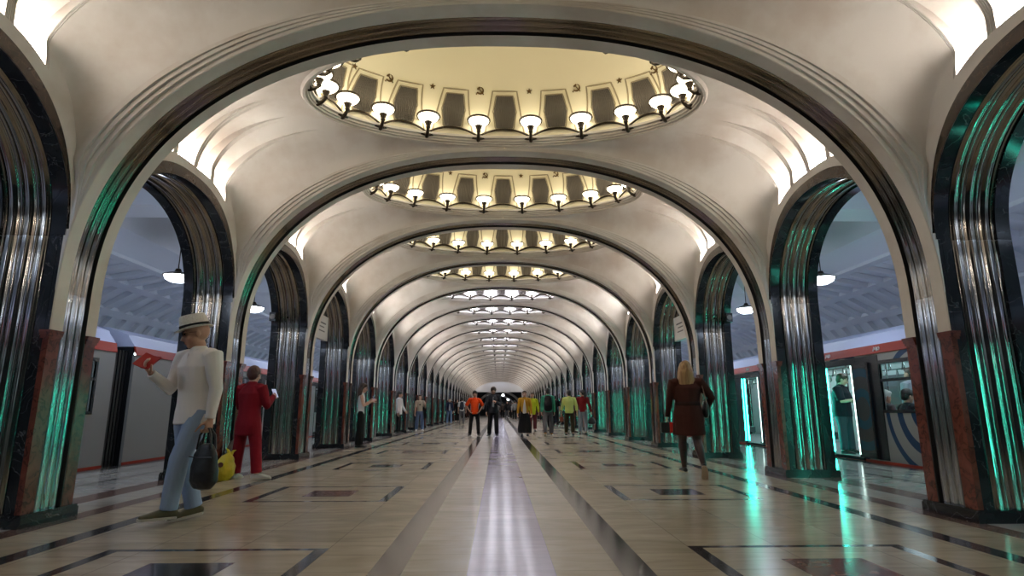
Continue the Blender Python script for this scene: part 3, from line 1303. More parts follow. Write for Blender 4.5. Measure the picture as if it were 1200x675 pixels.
def make_car(side, y0, y1, doors, dw, is_open, livery, logos):
    """one metro car; doors = near edges of the doorways"""
    fl = side < 0
    root = empty('metro_car')
    x0, th = TX, .05
    zt, zb = 1.95, -.9
    wz0, wz1 = .93, 1.75
    leaf = .46
    # side wall cut into cells
    cuts = {y0, y1}
    openings = []
    wins = []
    edges = [y0 + .35] + [e for d in doors for e in (d, d + dw)] + [y1 - .35]
    for d in doors:
        openings.append((d, d + dw, .05, 1.80))
        cuts |= {d, d + dw}
    for a, b in zip(edges[0::2], edges[1::2]):
        w0 = a + (.76 if a != edges[0] else .12)
        w1 = b - (.76 if b != edges[-1] else .12)
        if w1 - w0 > .5 and (livery or a != edges[0]):
            wins.append((w0, w1))
            cuts |= {w0, w1}
    cuts = sorted(cuts)
    zc = [zb, .0, .05, wz0, wz1, 1.80, zt]

    def solid(ya, yb, za, zb_):
        ym, zm = (ya + yb) / 2, (za + zb_) / 2
        for a, b, c, d in openings:
            if a < ym < b and c < zm < d:
                return False
        for a, b in wins:
            if a < ym < b and wz0 < zm < wz1:
                return False
        return True
    m = MB(fl)
    for ya, yb in zip(cuts, cuts[1:]):
        for za, zb_ in zip(zc, zc[1:]):
            if solid(ya, yb, za, zb_):
                m.box(x0, x0 + th, ya, yb, za, zb_)
    m.box(x0 + 2.6, x0 + 2.65, y0, y1, zb, zt)
    m.build('side_wall', M['carlivery'] if livery else M['carwhite'], root)
    r = MB(fl)
    for sx in (1,):
        sec = [(x0 - .012, 1.945), (x0 - .022, 1.95), (x0 + .01, 2.11), (x0 + .05, 2.115)]
        r.grid([[(x, y, z) for x, z in sec] for y in (y0, y1)], smooth=False)
        r.add([(x, y0, z) for x, z in sec], [(0, 1, 2, 3)], 0, False)
        r.add([(x, y1, z) for x, z in sec], [(3, 2, 1, 0)], 0, False)
    r.build('red_band', M['carred'], root)
    r = MB(fl)
    r.box(x0 - .006, x0 + .01, y0, y1, -.03, .03)
    r.build('red_sill', M['carred'], root)
    r = MB(fl)
    sec = [(x0 + .03, 2.11), (x0 + .04, 2.13), (x0 + .16, 2.29), (x0 + .17, 2.33), (x0 + .55, 2.47), (x0 + 1.35, 2.53), (x0 + 2.1, 2.47), (x0 + 2.65, 2.10)]
    r.grid([[(x, y, z) for x, z in sec] for y in (y0, y1)], smooth=False)
    r.add([(x, y0, z) for x, z in sec], [tuple(range(len(sec)))], 0, False)
    r.add([(x, y1, z) for x, z in sec], [tuple(range(len(sec) - 1, -1, -1))], 0, False)
    r.build('roof', M['carroof'], root)
    for y, y_ in ((y0, y0 + .04), (y1 - .04, y1)):
        e = MB(fl)
        e.box(x0 + th, x0 + 2.6, y, y_, zb, 2.1)
        e.build('end_panel', M['carblack'], root)
    # interior
    i = MB(fl)
    i.box(x0 + th, x0 + 2.6, y0 + .05, y1 - .05, 0.0, .05)
    i.build('cabin_floor', M['carfloor'], root)
    i = MB(fl)
    i.grid([[(x0 + th, y, 2.0), (x0 + .5, y, 2.08), (x0 + 2.1, y, 2.08), (x0 + 2.58, y, 2.0), (x0 + 2.58, y, .05)] for y in (y0 + .05, y1 - .05)], smooth=False)
    i.build('cabin_lining', M['carinside'], root)
    i = MB(fl)
    for xx in (x0 + .55, x0 + 1.95):
        i.box(xx, xx + .16, y0 + .3, y1 - .3, 2.055, 2.075)
    i.build('ceiling_light', M['carlight'], root)
    w = MB(fl)
    for a, b in wins:
        w.box(x0 + 2.55, x0 + 2.575, a, b, wz0, wz1)
    w.build('far_windows', M['signdark'], root)
    for a, b in wins:
        for xx in (x0 + .10, x0 + 2.12):
            sbm = MB(fl)
            lo, hi = (xx, xx + .42)
            sbm.box(lo, hi, a - .1, b + .1, .30, .45)
            bx = (xx, xx + .08) if xx < x0 + 1 else (xx + .34, xx + .42)
            sbm.box(bx[0], bx[1], a - .1, b + .1, .45, .90)
            sbm.build('bench', M['signdark'], root)
    p = MB(fl)
    for d in doors:
        for yy in (d - .12, d + dw + .12):
            for xx in (x0 + .55, x0 + 2.0):
                p.tube([(xx, yy, .05), (xx, yy, 2.06)], .016, 8)
        p.tube([(x0 + .55, d - 1.2, 1.82), (x0 + .55, d + dw + 1.2, 1.82)], .014, 8)
        p.tube([(x0 + 2.0, d - 1.2, 1.82), (x0 + 2.0, d + dw + 1.2, 1.82)], .014, 8)
        for q in range(9):
            yy = d - 1.0 + q * (dw + 2.0) / 8
            for xx in (x0 + .55, x0 + 2.0):
                p.tube([(xx, yy, 1.82), (xx, yy - .03, 1.70), (xx, yy + .05, 1.66), (xx, yy + .03, 1.70), (xx, yy, 1.82)], .010, 5)
    p.build('handrail', M['steel'], root)
    # windows: pane with dark frame
    for a, b in wins:
        f = MB(fl)
        xo = x0 - .012
        for q in ((a - .04, b + .04, wz0 - .05, wz0), (a - .04, b + .04, wz1, wz1 + .06), (a - .04, a, wz0, wz1), (b, b + .04, wz0, wz1), (a, b, 1.43, 1.48)):
            f.box(xo, x0 + .03, *q)
        fo = f.build('window_frame', M['carblack'], root)
        g = MB(fl)
        g.add([(x0 + .015, a, wz0), (x0 + .015, b, wz0), (x0 + .015, b, wz1), (x0 + .015, a, wz1)], [(0, 1, 2, 3)], 0, False)
        g.build('pane', M['glass'], fo)
    # doorways
    for d in doors:
        f = MB(fl)
        xo = x0 - .014
        f.box(xo, x0 + .04, d - .06, d + dw + .06, 1.80, 1.92)
        f.box(xo, x0 + .04, d - leaf - .29, d - leaf, .05, 1.92)
        f.box(xo, x0 + .04, d + dw + leaf, d + dw + leaf + .29, .05, 1.92)
        f.box(xo + .004, x0 + .01, d - leaf, d + dw + leaf, 1.80, 1.92)
        f.box(xo - .03, x0 + .06, d - .05, d + dw + .05, .0, .05)
        f.build('door_surround', M['carblack'], root)
        half = dw / 2
        lf = [(d - half + .03, d + .03), (d + dw - .03, d + dw + half - .03)] if is_open else [(d, d + half - .006), (d + half + .006, d + dw)]
        for a, b in lf:
            q = MB(fl)
            xa = x0 - .05 if is_open else x0 + .005
            q.box(xa, xa + .03, a, b, .06, 1.80)
            dl = q.build('door_leaf', M['carleaf'] if livery else M['carwhite'], root)
            k = MB(fl)
            for z0_, z1_, ya, yb in ((.06, .16, a, b), (1.72, 1.80, a, b), (.06, 1.8, a, a + .05), (.06, 1.8, b - .05, b)):
                k.box(xa - .008, xa + .034, ya, yb, z0_, z1_)
            k.build('door_frame', M['carblack'], dl)
            if not is_open:
                g = MB(fl)
                g.box(xa - .006, xa + .004, a + .08, b - .08, .85, 1.68)
                g.build('pane', M['carblack'], dl)
        if is_open:
            for yy, mm in ((d + .015, 'ledwhite'), (d + dw - .015, 'led')):
                q = MB(fl)
                q.box(x0 - .058, x0 - .044, yy - .02, yy + .02, .10, 1.78)
                q.build('edge_light', M[mm], root)
                q = MB(fl)
                sg = 1 if yy < d + .3 else -1
                q.box(x0 + .0, x0 + .03, yy + sg * .03 - .012, yy + sg * .03 + .012, .10, 1.78)
                q.build('edge_light', M['led'], root)
    for y, z in logos:
        # a pale loop-and-bar mark on the red band
        q = MB(fl)
        xs = x0 - .020

        def pt(u, v):
            return (xs + .028 * (v + .075) / .16 - .006, y - u, z + v)
        q.tube([pt(-.09, -.04), pt(-.07, .03), pt(-.04, -.02), pt(-.01, .03), pt(.01, -.04)], .010, 6)
        q.tube([pt(.05 + .028 * math.cos(t), .0 + .028 * math.sin(t)) for t in np.linspace(0, 2 * PI, 13)], .008, 6)
        q.build('emblem', M['signwhite'], root)
    return root


def place_trains():
    lo = [7.12 + 4.2 * i for i in range(4)]
    c = make_car(1, 6.3, 22.2, lo, 1.06, True, True, [(10.55, 2.03), (12.15, 2.03), (16.2, 2.03)])
    tag(c, 'metro car at the right platform with open doors lit green and blue ring livery', 'train', 'cars of the right train')
    d = dup(c, (0, 16.45, 0))
    tag(d, 'farther car of the right train, seen in slivers between the columns', 'train', 'cars of the right train')
    d = dup(c, (0, 32.9, 0))
    tag(d, 'third car along the right platform, deep down the hall', 'train', 'cars of the right train')
    d = dup(c, (0, -16.45, 0))
    tag(d, 'car of the right train beside and behind the camera', 'train', 'cars of the right train')
    lo = [13.4 + 4.3 * i for i in range(3)]
    c = make_car(-1, 11.05, 26.95, lo, .96, False, False, [])
    tag(c, 'pale grey metro car at the left platform just beyond the black gap', 'train', 'cars of the left train')
    d = dup(c, (0, -16.45, 0))
    tag(d, 'pale grey metro car at the left platform nearer than the black gap', 'train', 'cars of the left train')
    d = dup(c, (0, 16.45, 0))
    tag(d, 'farther car of the left train, seen in slivers between the columns', 'train', 'cars of the left train')
    d = dup(c, (0, 32.9, 0))
    tag(d, 'third car along the left platform, deep down the hall', 'train', 'cars of the left train')
    g = MB(True)
    for i in range(12):
        y = 10.51 + .53 * i / 12
        e = .02 if i % 2 else .0
        g.box(TX + .12 + e, TX + 2.4 - e, y, y + .53 / 12, -.3, 2.02 - e)
    o = g.build('gangway_bellows', M['leather'])
    tag(o, 'black bellows between the two grey cars of the left train', 'bellows')


place_trains()


# ---------------------------------------------------------------- hanging signs, loudspeakers
def place_signs():
    for s, word in ((1, 'right'), (-1, 'left')):
        root = empty('hanging_sign', (s * 4.36, 13.86, 2.62))
        m = MB(s < 0)
        m.box(-.04, .04, -.58, .58, 0, .54)
        m.build('lightbox', M['signwhite'], root)
        f = MB(s < 0)
        for q in ((-.6, .6, -.02, .01), (-.6, .6, .53, .56), (-.6, -.575, 0, .54), (.575, .6, 0, .54)):
            f.box(-.05, .05, *q)
        f.build('frame', M['signwhite'], root)
        t = MB(s < 0)
        x0, x1 = -.046, -.04
        # arrow and line marks
        t.box(x0, x1, -.46, -.20, .255, .29)
        for a in (-1, 1):
            t.add([(x0, -.46, .2725), (x0, -.38, .2725 + a * .08), (x0, -.34, .2725 + a * .08), (x0, -.41, .2725)], [(0, 1, 2, 3)], 0, False)
        t.box(x0, x1, -.08, .42, .36, .395)
        t.box(x0, x1, -.08, .30, .27, .295)
        t.box(x0, x1, -.08, .36, .17, .195)
        t.build('lettering', M['signdark'], root)
        r = MB()
        for y in (-.4, .4):
            r.tube([(0, y, .55), (0, y, 1.13 - .02)], .014, 6)
        r.build('hanger_rod', M['bronze'], root)
        tag(root, 'white sign box hanging in the %s arcade beside the third and fourth columns' % word, 'sign', 'hanging signs')
    for x, y, z, lab in ((4.62, 10.54 + 1.22, 2.78, 'small dark loudspeaker on the inner side of the right arcade, behind the second column'),
                         (-4.62, 10.54 + 1.22, 2.78, 'small dark loudspeaker on the inner side of the left arcade, at the third column'),
                         (4.62, 7.159 - 1.22, 2.80, 'dark loudspeaker at the right edge beside the nearest right column')):
        root = empty('loudspeaker', (x, y, z))
        m = MB()
        m.box(-.06, .06, -.08, .08, -.09, .09)
        m.build('housing', M['carblack'], root)
        g = MB()
        g.lathe([(0, .012), (.05, .01), (.055, 0)], 14)
        gm = g.build('speaker_grille', M['grille'], root)
        gm.rotation_euler = (PI / 2, 0, 0)
        gm.location = (0, -.08, 0)
        b = MB()
        sg = 1 if y % S > 0 and abs(y - 11.76) < .1 else -1
        b.tube([(0, sg * .08, 0), (0, sg * .19, 0)], .02, 6)
        b.build('bracket', M['carblack'], root)
        tag(root, lab, 'loudspeaker')


place_signs()


# ---------------------------------------------------------------- people
TMP = bpy.data.scenes.new('workbench')


def fuse(mb, voxel, smooth=4, wrinkle=0.0, wscale=9.0, wstretch=(1, 1, .6), seed=0.0, dec=1.0):
    """union the closed shapes of mb into one continuous skin and return the mesh"""
    me = mb.mesh('raw', [])
    ob = bpy.data.objects.new('raw', me)
    TMP.collection.objects.link(ob)
    r = ob.modifiers.new('r', 'REMESH')
    r.mode = 'VOXEL'
    r.voxel_size = voxel
    r.use_smooth_shade = True
    if smooth:
        s = ob.modifiers.new('s', 'SMOOTH')
        s.factor = .5
        s.iterations = smooth
    if dec < 1:
        d = ob.modifiers.new('d', 'DECIMATE')
        d.ratio = dec
    vl = TMP.view_layers[0]
    vl.update()
    out = bpy.data.meshes.new_from_object(ob.evaluated_get(vl.depsgraph))
    bpy.data.objects.remove(ob)
    bpy.data.meshes.remove(me)
    if wrinkle:
        sx, sy, sz = wstretch
        nv = len(out.vertices)
        co, no = np.empty(nv * 3, np.float32), np.empty(nv * 3, np.float32)
        out.vertices.foreach_get('co', co)
        out.vertex_normals.foreach_get('vector', no)
        co, no = co.reshape(-1, 3), no.reshape(-1, 3)
        q = co * np.array([sx, sy, sz]) * wscale
        k = np.array([noise.noise((x + seed, y, z)) + .5 * noise.noise((2.1 * x, 2.1 * y + seed, 2.1 * z)) for x, y, z in q.tolist()])
        out.vertices.foreach_set('co', (co + no * (k * wrinkle)[:, None]).ravel())
        out.update()
    out.polygons.foreach_set('use_smooth', [True] * len(out.polygons))
    return out


def loft(mb, pts, rad, ref=(1, 0, 0), n=14, e0=.8, e1=.8):
    """closed tube with elliptical sections: rad = [(a along ref, b across)]; rounded ends"""
    pts = [Vector(p) for p in pts]
    rad = [(r, r) if not isinstance(r, (tuple, list)) else r for r in rad]
    ref = Vector(ref)
    d0 = (pts[0] - pts[1]).normalized()
    d1 = (pts[-1] - pts[-2]).normalized()
    P, R = [], []
    m0, m1 = min(rad[0]), min(rad[-1])
    for k in (1.0, .7):
        P.append(pts[0] + d0 * m0 * k * e0)
        s = (math.sqrt(max(0, 1 - k * k)) if e0 > .5 else .96) if k < 1 else .05
        R.append((rad[0][0] * s, rad[0][1] * s))
    P += pts
    R += rad
    for k in (.7, 1.0):
        P.append(pts[-1] + d1 * m1 * k * e1)
        s = (math.sqrt(max(0, 1 - k * k)) if e1 > .5 else .96) if k < 1 else .05
        R.append((rad[-1][0] * s, rad[-1][1] * s))
    rings = []
    for i, p in enumerate(P):
        t = (P[min(i + 1, len(P) - 1)] - P[max(i - 1, 0)]).normalized()
        x = ref - t * ref.dot(t)
        if x.length < .05:
            x = t.orthogonal()
        x.normalize()
        y = t.cross(x)
        rings.append([p + x * (R[i][0] * math.cos(2 * PI * k / n)) + y * (R[i][1] * math.sin(2 * PI * k / n)) for k in range(n)])
    mb.grid(rings, closed=True)
    mb.add(rings[0][::-1], [tuple(range(n))])
    mb.add(rings[-1], [tuple(range(n))])


def ball(mb, c, r, rot=None, n=16):
    rx, ry, rz = r if isinstance(r, (tuple, list)) else (r, r, r)
    c = Vector(c)
    rings = []
    for i in range(1, n // 2):
        t = PI * i / (n // 2)
        ring = []
        for k in range(n):
            a = 2 * PI * k / n
            v = Vector((rx * math.sin(t) * math.cos(a), ry * math.sin(t) * math.sin(a), -rz * math.cos(t)))
            ring.append(c + (rot @ v if rot else v))
        rings.append(ring)
    mb.grid(rings, closed=True)
    top = Vector((0, 0, rz))
    top = rot @ top if rot else top
    o = len(mb.v)
    mb.add([c - top] + rings[0], [(0, 1 + (k + 1) % n, 1 + k) for k in range(n)])
    mb.add([c + top] + rings[-1], [(0, 1 + k, 1 + (k + 1) % n) for k in range(n)])


def nrm(v):
    return Vector(v).normalized()


HS = 1.11      # head size


class Figure:
    """a person: joints from limb directions, then a continuous body and clothes.
    local frame: faces -y, the figure's left hand is +x"""

    def __init__(s, name_loc, heading, H=1.62, pose=None, build=1.0, voxel=.009, seed=0, waist=1.0):
        s.H, s.B, s.vox, s.seed, s.waist = H, build, voxel, seed, waist
        p = dict(lean=(0, 0), head=(0, 0, 0),
                 L=dict(th=(.05, 0, -1), sh=(.0, .02, -1), ft=(.15, -1, 0)), R=dict(th=(-.05, 0, -1), sh=(0, .02, -1), ft=(-.15, -1, 0)),
                 LA=dict(ua=(.16, 0, -1), fa=(.05, -.12, -1)), RA=dict(ua=(-.16, 0, -1), fa=(-.05, -.12, -1)), sit=None, twist=0)
        if pose:
            p.update(pose)
        s.p = p
        s.root = empty('person', (name_loc[0], name_loc[1], name_loc[2] if len(name_loc) > 2 else 0), math.radians(heading))
        s.joints()

    def joints(s):
        H, p = s.H, s.p
        J = {}
        for k, sg in (('L', 1), ('R', -1)):
            hip = Vector((sg * .052 * H, 0, 0))
            knee = hip + nrm(p[k]['th']) * .240 * H
            ank = knee + nrm(p[k]['sh']) * .240 * H
            J[k + 'hip'], J[k + 'knee'], J[k + 'ank'] = hip, knee, ank
            f = nrm(p[k]['ft'])
            J[k + 'ft'] = f
            up = Vector((0, 0, 1))
            side = f.cross(up).normalized()
            J[k + 'fup'] = side.cross(f).normalized()
        lows = []
        for k in 'LR':
            a, f, u = J[k + 'ank'], J[k + 'ft'], J[k + 'fup']
            for q in (-.030, .105):
                lows.append((a + f * q * H - u * .045 * H).z)
        dz = (-min(lows)) if s.p['sit'] is None else s.p['sit']
        for k in list(J):
            if not k.endswith(('ft', 'fup')):
                J[k] = J[k] + Vector((0, 0, dz))
        lx, ly = p['lean']
        J['pel'] = Vector((0, 0, dz))

        def sp(t, z):
            return Vector((lx * t, ly * t, dz + z * H))
        J['sp'] = sp
        tw = math.radians(p['twist'])
        ax = Vector((math.cos(tw), math.sin(tw), 0))
        J['ax'] = ax
        sc = sp(1, .288)
        for k, sg in (('L', 1), ('R', -1)):
            sh = sc + ax * (sg * .100 * H * s.B ** .5)
            a = p[k + 'A']
            el = sh + nrm(a['ua']) * .175 * H
            wr = el + nrm(a['fa']) * .150 * H
            J[k + 'sh'], J[k + 'el'], J[k + 'wr'] = sh, el, wr
            J[k + 'hd'] = nrm(a.get('hd', a['fa']))
        J['neck'] = sp(1.05, .312)
        yaw, pit, rol = [math.radians(v) for v in p['head']]
        J['R'] = Matrix.Rotation(yaw, 3, 'Z') @ Matrix.Rotation(rol, 3, 'Y') @ Matrix.Rotation(pit, 3, 'X')
        J['hb'] = J['neck'] + Vector((lx * .1, ly * .1 - .008, .024 * H))
        s.J = J

    def hd(s, x, y, z):
        """point in head space: origin at the head's centre"""
        return s.J['hb'] + s.J['R'] @ (Vector((x, y, z + .064)) * s.H * HS)

    # -- body
    def body(s, skin, curl=35, face=True, hold=None):
        J, H, B = s.J, s.H, s.B
        m = MB()
        sp = J['sp']
        loft(m, [sp(0, -.045), sp(0, .01), sp(.25, .08), sp(.5, .155), sp(.8, .225), sp(1, .285), sp(1.03, .312)],
             [(.062 * H * B, .045 * H * B), (.080 * H * B, .056 * H * B), (.068 * H * B, .048 * H * B), (.074 * H * B, .052 * H * B), (.084 * H * B, .054 * H * B), (.064 * H, .036 * H), (.034 * H, .031 * H)], J['ax'])
        loft(m, [sp(1, .28), J['neck'], J['hb'] + Vector((0, 0, .02 * H))], [.034 * H, .031 * H, .031 * H])
        for k in 'LR':
            hip, kn, an = J[k + 'hip'], J[k + 'knee'], J[k + 'ank']
            loft(m, [hip + (kn - hip) * .02, hip.lerp(kn, .35), hip.lerp(kn, .8), kn, kn.lerp(an, .25), kn.lerp(an, .6), an],
                 [.048 * H * B, .046 * H * B, .034 * H, .031 * H, .034 * H, .026 * H, .020 * H])
            f, u = J[k + 'ft'], J[k + 'fup']
            loft(m, [an - f * .022 * H - u * .022 * H, an + f * .02 * H - u * .018 * H, an + f * .06 * H - u * .028 * H, an + f * .10 * H - u * .034 * H],
                 [(.020 * H, .020 * H), (.024 * H, .024 * H), (.027 * H, .016 * H), (.022 * H, .010 * H)], f.cross(u))
            sh, el, wr, hdv = J[k + 'sh'], J[k + 'el'], J[k + 'wr'], J[k + 'hd']
            loft(m, [sh.lerp(el, .03), sh.lerp(el, .3), sh.lerp(el, .75), el, el.lerp(wr, .3), el.lerp(wr, .75), wr],
                 [.027 * H, .028 * H * B ** .3, .024 * H, .022 * H, .023 * H, .018 * H, .0145 * H], e0=.3)
            # hand: palm, four fingers with bends, thumb from the side of the palm
            fwd = hdv
            inw = Vector((-1 if k == 'L' else 1, 0, 0)) * .6 + Vector((0, -1, 0)) * .35
            pal = s.p[k + 'A'].get('palm')
            nrmv = Vector(pal) if pal else inw
            nrmv = (nrmv - fwd * nrmv.dot(fwd)).normalized()        # palm faces this way
            wid = fwd.cross(nrmv).normalized()
            thumbside = wid if wid.y < -.05 or (abs(wid.y) <= .05 and wid.z > 0) else -wid
            L = .105 * H
            loft(m, [wr, wr + fwd * .2 * L, wr + fwd * .48 * L], [(.0155 * H, .011 * H), (.022 * H, .010 * H), (.023 * H, .0085 * H)], wid)
            cr = s.p[k + 'A'].get('curl', curl)
            for q, (off, ln) in enumerate(((.0165, .92), (.0055, 1.0), (-.0055, .95), (-.0165, .76))):
                b0 = wr + fwd * .46 * L + thumbside * off * H
                pts = [b0]
                ang = math.radians(cr * .45 + 4 * q)
                for sgm in (.19, .15, .12):
                    dv = fwd * math.cos(ang) + nrmv * math.sin(ang)
                    pts.append(pts[-1] + dv * sgm * L * ln * 1.15)
                    ang += math.radians(cr * .8)
                loft(m, pts, [.0054 * H, .0052 * H, .0048 * H, .0040 * H], wid, 8)
            t0 = wr + fwd * .14 * L + thumbside * .016 * H
            d1 = (thumbside * .75 + fwd * .6 + nrmv * .35).normalized()
            d2 = (thumbside * .25 + fwd * .8 + nrmv * .5).normalized()
            loft(m, [t0, t0 + d1 * .26 * L, t0 + d1 * .26 * L + d2 * .22 * L, t0 + d1 * .26 * L + d2 * .40 * L], [.0075 * H, .0068 * H, .0058 * H, .0046 * H], wid, 8)
        # head
        R = J['R']
        h = H * HS
        hp = lambda x, y, z: s.hd(x, y, z)
        ball(m, hp(0, .006, .012), (.0445 * h, .056 * h, .055 * h), R)
        ball(m, hp(0, -.014, -.020), (.037 * h, .040 * h, .046 * h), R)
        ball(m, hp(0, -.034, -.050), (.020 * h, .016 * h, .014 * h), R)
        if face:
            loft(m, [hp(0, -.050, .010), hp(0, -.057, -.004), hp(0, -.063, -.018), hp(0, -.054, -.023)], [.0055 * h, .006 * h, .008 * h, .006 * h], (1, 0, 0), 8)
            ball(m, hp(0, -.049, -.034), (.014 * h, .006 * h, .0042 * h), R, 10)
            ball(m, hp(0, -.047, -.041), (.012 * h, .006 * h, .0046 * h), R, 10)
            for sg in (1, -1):
                ball(m, hp(sg * .018, -.046, .015), (.015 * h, .007 * h, .004 * h), R, 10)
                ball(m, hp(sg * .024, -.038, -.016), (.013 * h, .010 * h, .011 * h), R, 10)
        for sg in (1, -1):
            ball(m, hp(sg * .045, .006, -.006), (.006 * h, .011 * h, .018 * h), R, 10)
        me = fuse(m, min(s.vox, .009), 2)
        me.materials.append(skin)
        o = link('body', me, s.root)
        if face and s.vox <= .012:
            e = MB()
            for sg in (1, -1):
                ball(e, hp(sg * .018, -.0475, .004), (.0075 * h, .004 * h, .0042 * h), R, 10)
            eo = e.build('eyes', EYE, s.root)
            b = MB()
            for sg in (1, -1):
                b.tube([hp(sg * .008, -.053, .017), hp(sg * .019, -.053, .020), hp(sg * .030, -.046, .016)], .0022 * h, 6)
            b.build('eyebrows', BROW, s.root)
            l = MB()
            ball(l, hp(0, -.0535, -.0375), (.0125 * h, .003 * h, .0030 * h), R, 10)
            l.build('lips', LIP, s.root)
        return o

    def add(s, name, mb, m, voxel=None, smooth=3, wrinkle=.004, ws=9.0, st=(1, 1, .5), parent=None):
        me = fuse(mb, voxel or s.vox, smooth, wrinkle, ws, st, s.seed)
        me.materials.append(m)
        return link(name, me, parent or s.root)

    # -- clothes
    def top(s, m, hem=-.02, sleeve=1.0, loose=1.0, name='shirt', collar=True, wr=.004, flare=1.0, tuck=1.0, slr=1.0):
        J, H, B = s.J, s.H, s.B * 1.0
        sp = J['sp']
        b = MB()
        k = 1.0 * loose
        T = [(-.10, .082 * flare, .060 * flare), (-.05, .084 * flare, .062 * flare), (0, .084, .062), (.05, .078 * s.waist, .058), (.10, .076 * s.waist, .057), (.165, .083, .061), (.23, .091, .062), (.275, .088, .053), (.298, .066, .046), (.312, .046, .040)]
        pts, rad = [], []
        zs = [hem] + [t[0] for t in T if t[0] > hem + .015]
        for z in zs:
            a = np.interp(z, [t[0] for t in T], [t[1] for t in T])
            c = np.interp(z, [t[0] for t in T], [t[2] for t in T])
            t_ = min(max(z / .29, 0), 1)
            pts.append(sp(t_, z))
            f = k * (B if z < .25 else B ** .5)
            rad.append((a * H * f, c * H * f))
        loft(b, pts, rad, J['ax'], 20, e0=.08)
        if collar:
            loft(b, [sp(1, .290), sp(1.03, .314)], [(.050 * H, .046 * H), (.037 * H, .038 * H)], e1=.1)
        for q in 'LR':
            sh, el, wr_ = J[q + 'sh'], J[q + 'el'], J[q + 'wr']
            full = [(sh + (sp(1, .285) - sh) * .25, .040), (sh, .041 * B ** .5), (sh.lerp(el, .4), .036 * B ** .5), (sh.lerp(el, .85), .032), (el, .031), (el.lerp(wr_, .35), .029), (el.lerp(wr_, .8), .024), (el.lerp(wr_, .98), .0235)]
            if sleeve >= 1:
                seq = full
            else:
                L = sleeve * 2
                seq = full[:2]
                if L <= 1:
                    seq = seq + [(sh.lerp(el, L * .6), .036 * B ** .5), (sh.lerp(el, L), .036 * B ** .5)]
                else:
                    seq = full[:5] + [(el.lerp(wr_, L - 1), .030)]
            if sleeve > 0:
                loft(b, [p for p, _ in seq], [r * H * k * slr for _, r in seq], e1=.15)
                ball(b, sh.lerp(sp(1, .285), .12) + Vector((0, 0, -.006 * H)), .0385 * H * B ** .35 * min(k, 1.08))
        return s.add(name, b, m, wrinkle=wr)

    def trousers(s, m, wide=1.0, length=.97, hi=.035, name='trousers', wr=.004, flare=1.0):
        J, H, B = s.J, s.H, s.B
        sp = J['sp']
        b = MB()
        loft(b, [sp(0, -.055), sp(0, -.02), sp(0, .0), sp(.1, hi)], [(.072 * H * B, .052 * H * B), (.085 * H * B, .062 * H * B), (.084 * H * B, .061 * H * B), (.074 * H * B, .054 * H * B)], (1, 0, 0), 18)
        for q in 'LR':
            hip, kn, an = J[q + 'hip'], J[q + 'knee'], J[q + 'ank']
            e = kn.lerp(an, length)
            loft(b, [hip + Vector((0, 0, .01)), hip.lerp(kn, .3), hip.lerp(kn, .75), kn, kn.lerp(an, .4), kn.lerp(an, .8 * length), e],
                 [.050 * H * B, .050 * H * B, (.040 * H * wide), .038 * H * wide, .037 * H * wide * flare, .034 * H * wide * flare, .035 * H * wide * flare], e1=.1)
        return s.add(name, b, m, wrinkle=wr)

    def skirt(s, m, z1, bottom, name='skirt', z0=.07, wr=.006, mid=None):
        """z1: hem height above the floor in metres"""
        J, H = s.J, s.H
        b = MB()
        top = J['pel'].z + z0 * H
        kn = (J['Lknee'] + J['Rknee']) / 2
        c = Vector((kn.x, kn.y, 0))
        n = 6
        pts, rad = [], []
        for i in range(n + 1):
            t = i / n
            z = top + (z1 - top) * t
            p = Vector((0, 0, z)) + c * (t * .8)
            w0, w1 = .078 * s.B, bottom
            hipb = .052 + .060 * s.B
            a = np.interp(t, [0, .28, .9, 1], [w0, max(hipb, w0 + (w1 - w0) * .28), w1, w1 * (.92 if z1 < .3 else 1)])
            pts.append(p)
            rad.append((a * H, a * H * (.74 if t < .4 else .74 + .16 * (t - .4))))
        loft(b, pts, rad, (1, 0, 0), 24, e1=.06)
        return s.add(name, b, m, wrinkle=wr, st=(1.6, 1.6, .15))

    def shoes(s, m, sole=None, tall=0.0, name='shoe'):
        J, H = s.J, s.H
        for q in 'LR':
            an, f, u = J[q + 'ank'], J[q + 'ft'], J[q + 'fup']
            sd = f.cross(u)
            b = MB()
            g = -.045 * H
            pts = [an - f * .030 * H + u * (g + .022 * H), an + f * .000 * H + u * (g + .028 * H), an + f * .045 * H + u * (g + .024 * H), an + f * .085 * H + u * (g + .018 * H), an + f * .115 * H + u * (g + .014 * H)]
            rr = [(.022 * H, .021 * H), (.025 * H, .027 * H), (.028 * H, .021 * H), (.029 * H, .015 * H), (.020 * H, .011 * H)]
            loft(b, pts, rr, sd)
            if tall:
                loft(b, [an + u * -.02 * H, an + u * tall * H], [.028 * H, .028 * H])
            o = s.add(name, b, m, voxel=min(s.vox, .008), smooth=2, wrinkle=0)
            if sole is not None:
                w = MB()
                poly = []
                for x, y in ((-.040, .0), (-.034, .020), (0, .026), (.05, .029), (.09, .030), (.118, .022), (.130, .0), (.118, -.022), (.09, -.030), (.05, -.027), (0, -.025), (-.034, -.020)):
                    poly.append(an + f * x * H + sd * y * H + u * (g + .000 * H))
                up = [p + u * .012 * H for p in poly]
                k = len(poly)
                w.add(poly + up, [tuple(range(k - 1, -1, -1)), tuple(range(k, 2 * k))] + [(i, (i + 1) % k, k + (i + 1) % k, k + i) for i in range(k)], 0, False)
                w.build('sole', sole, o)

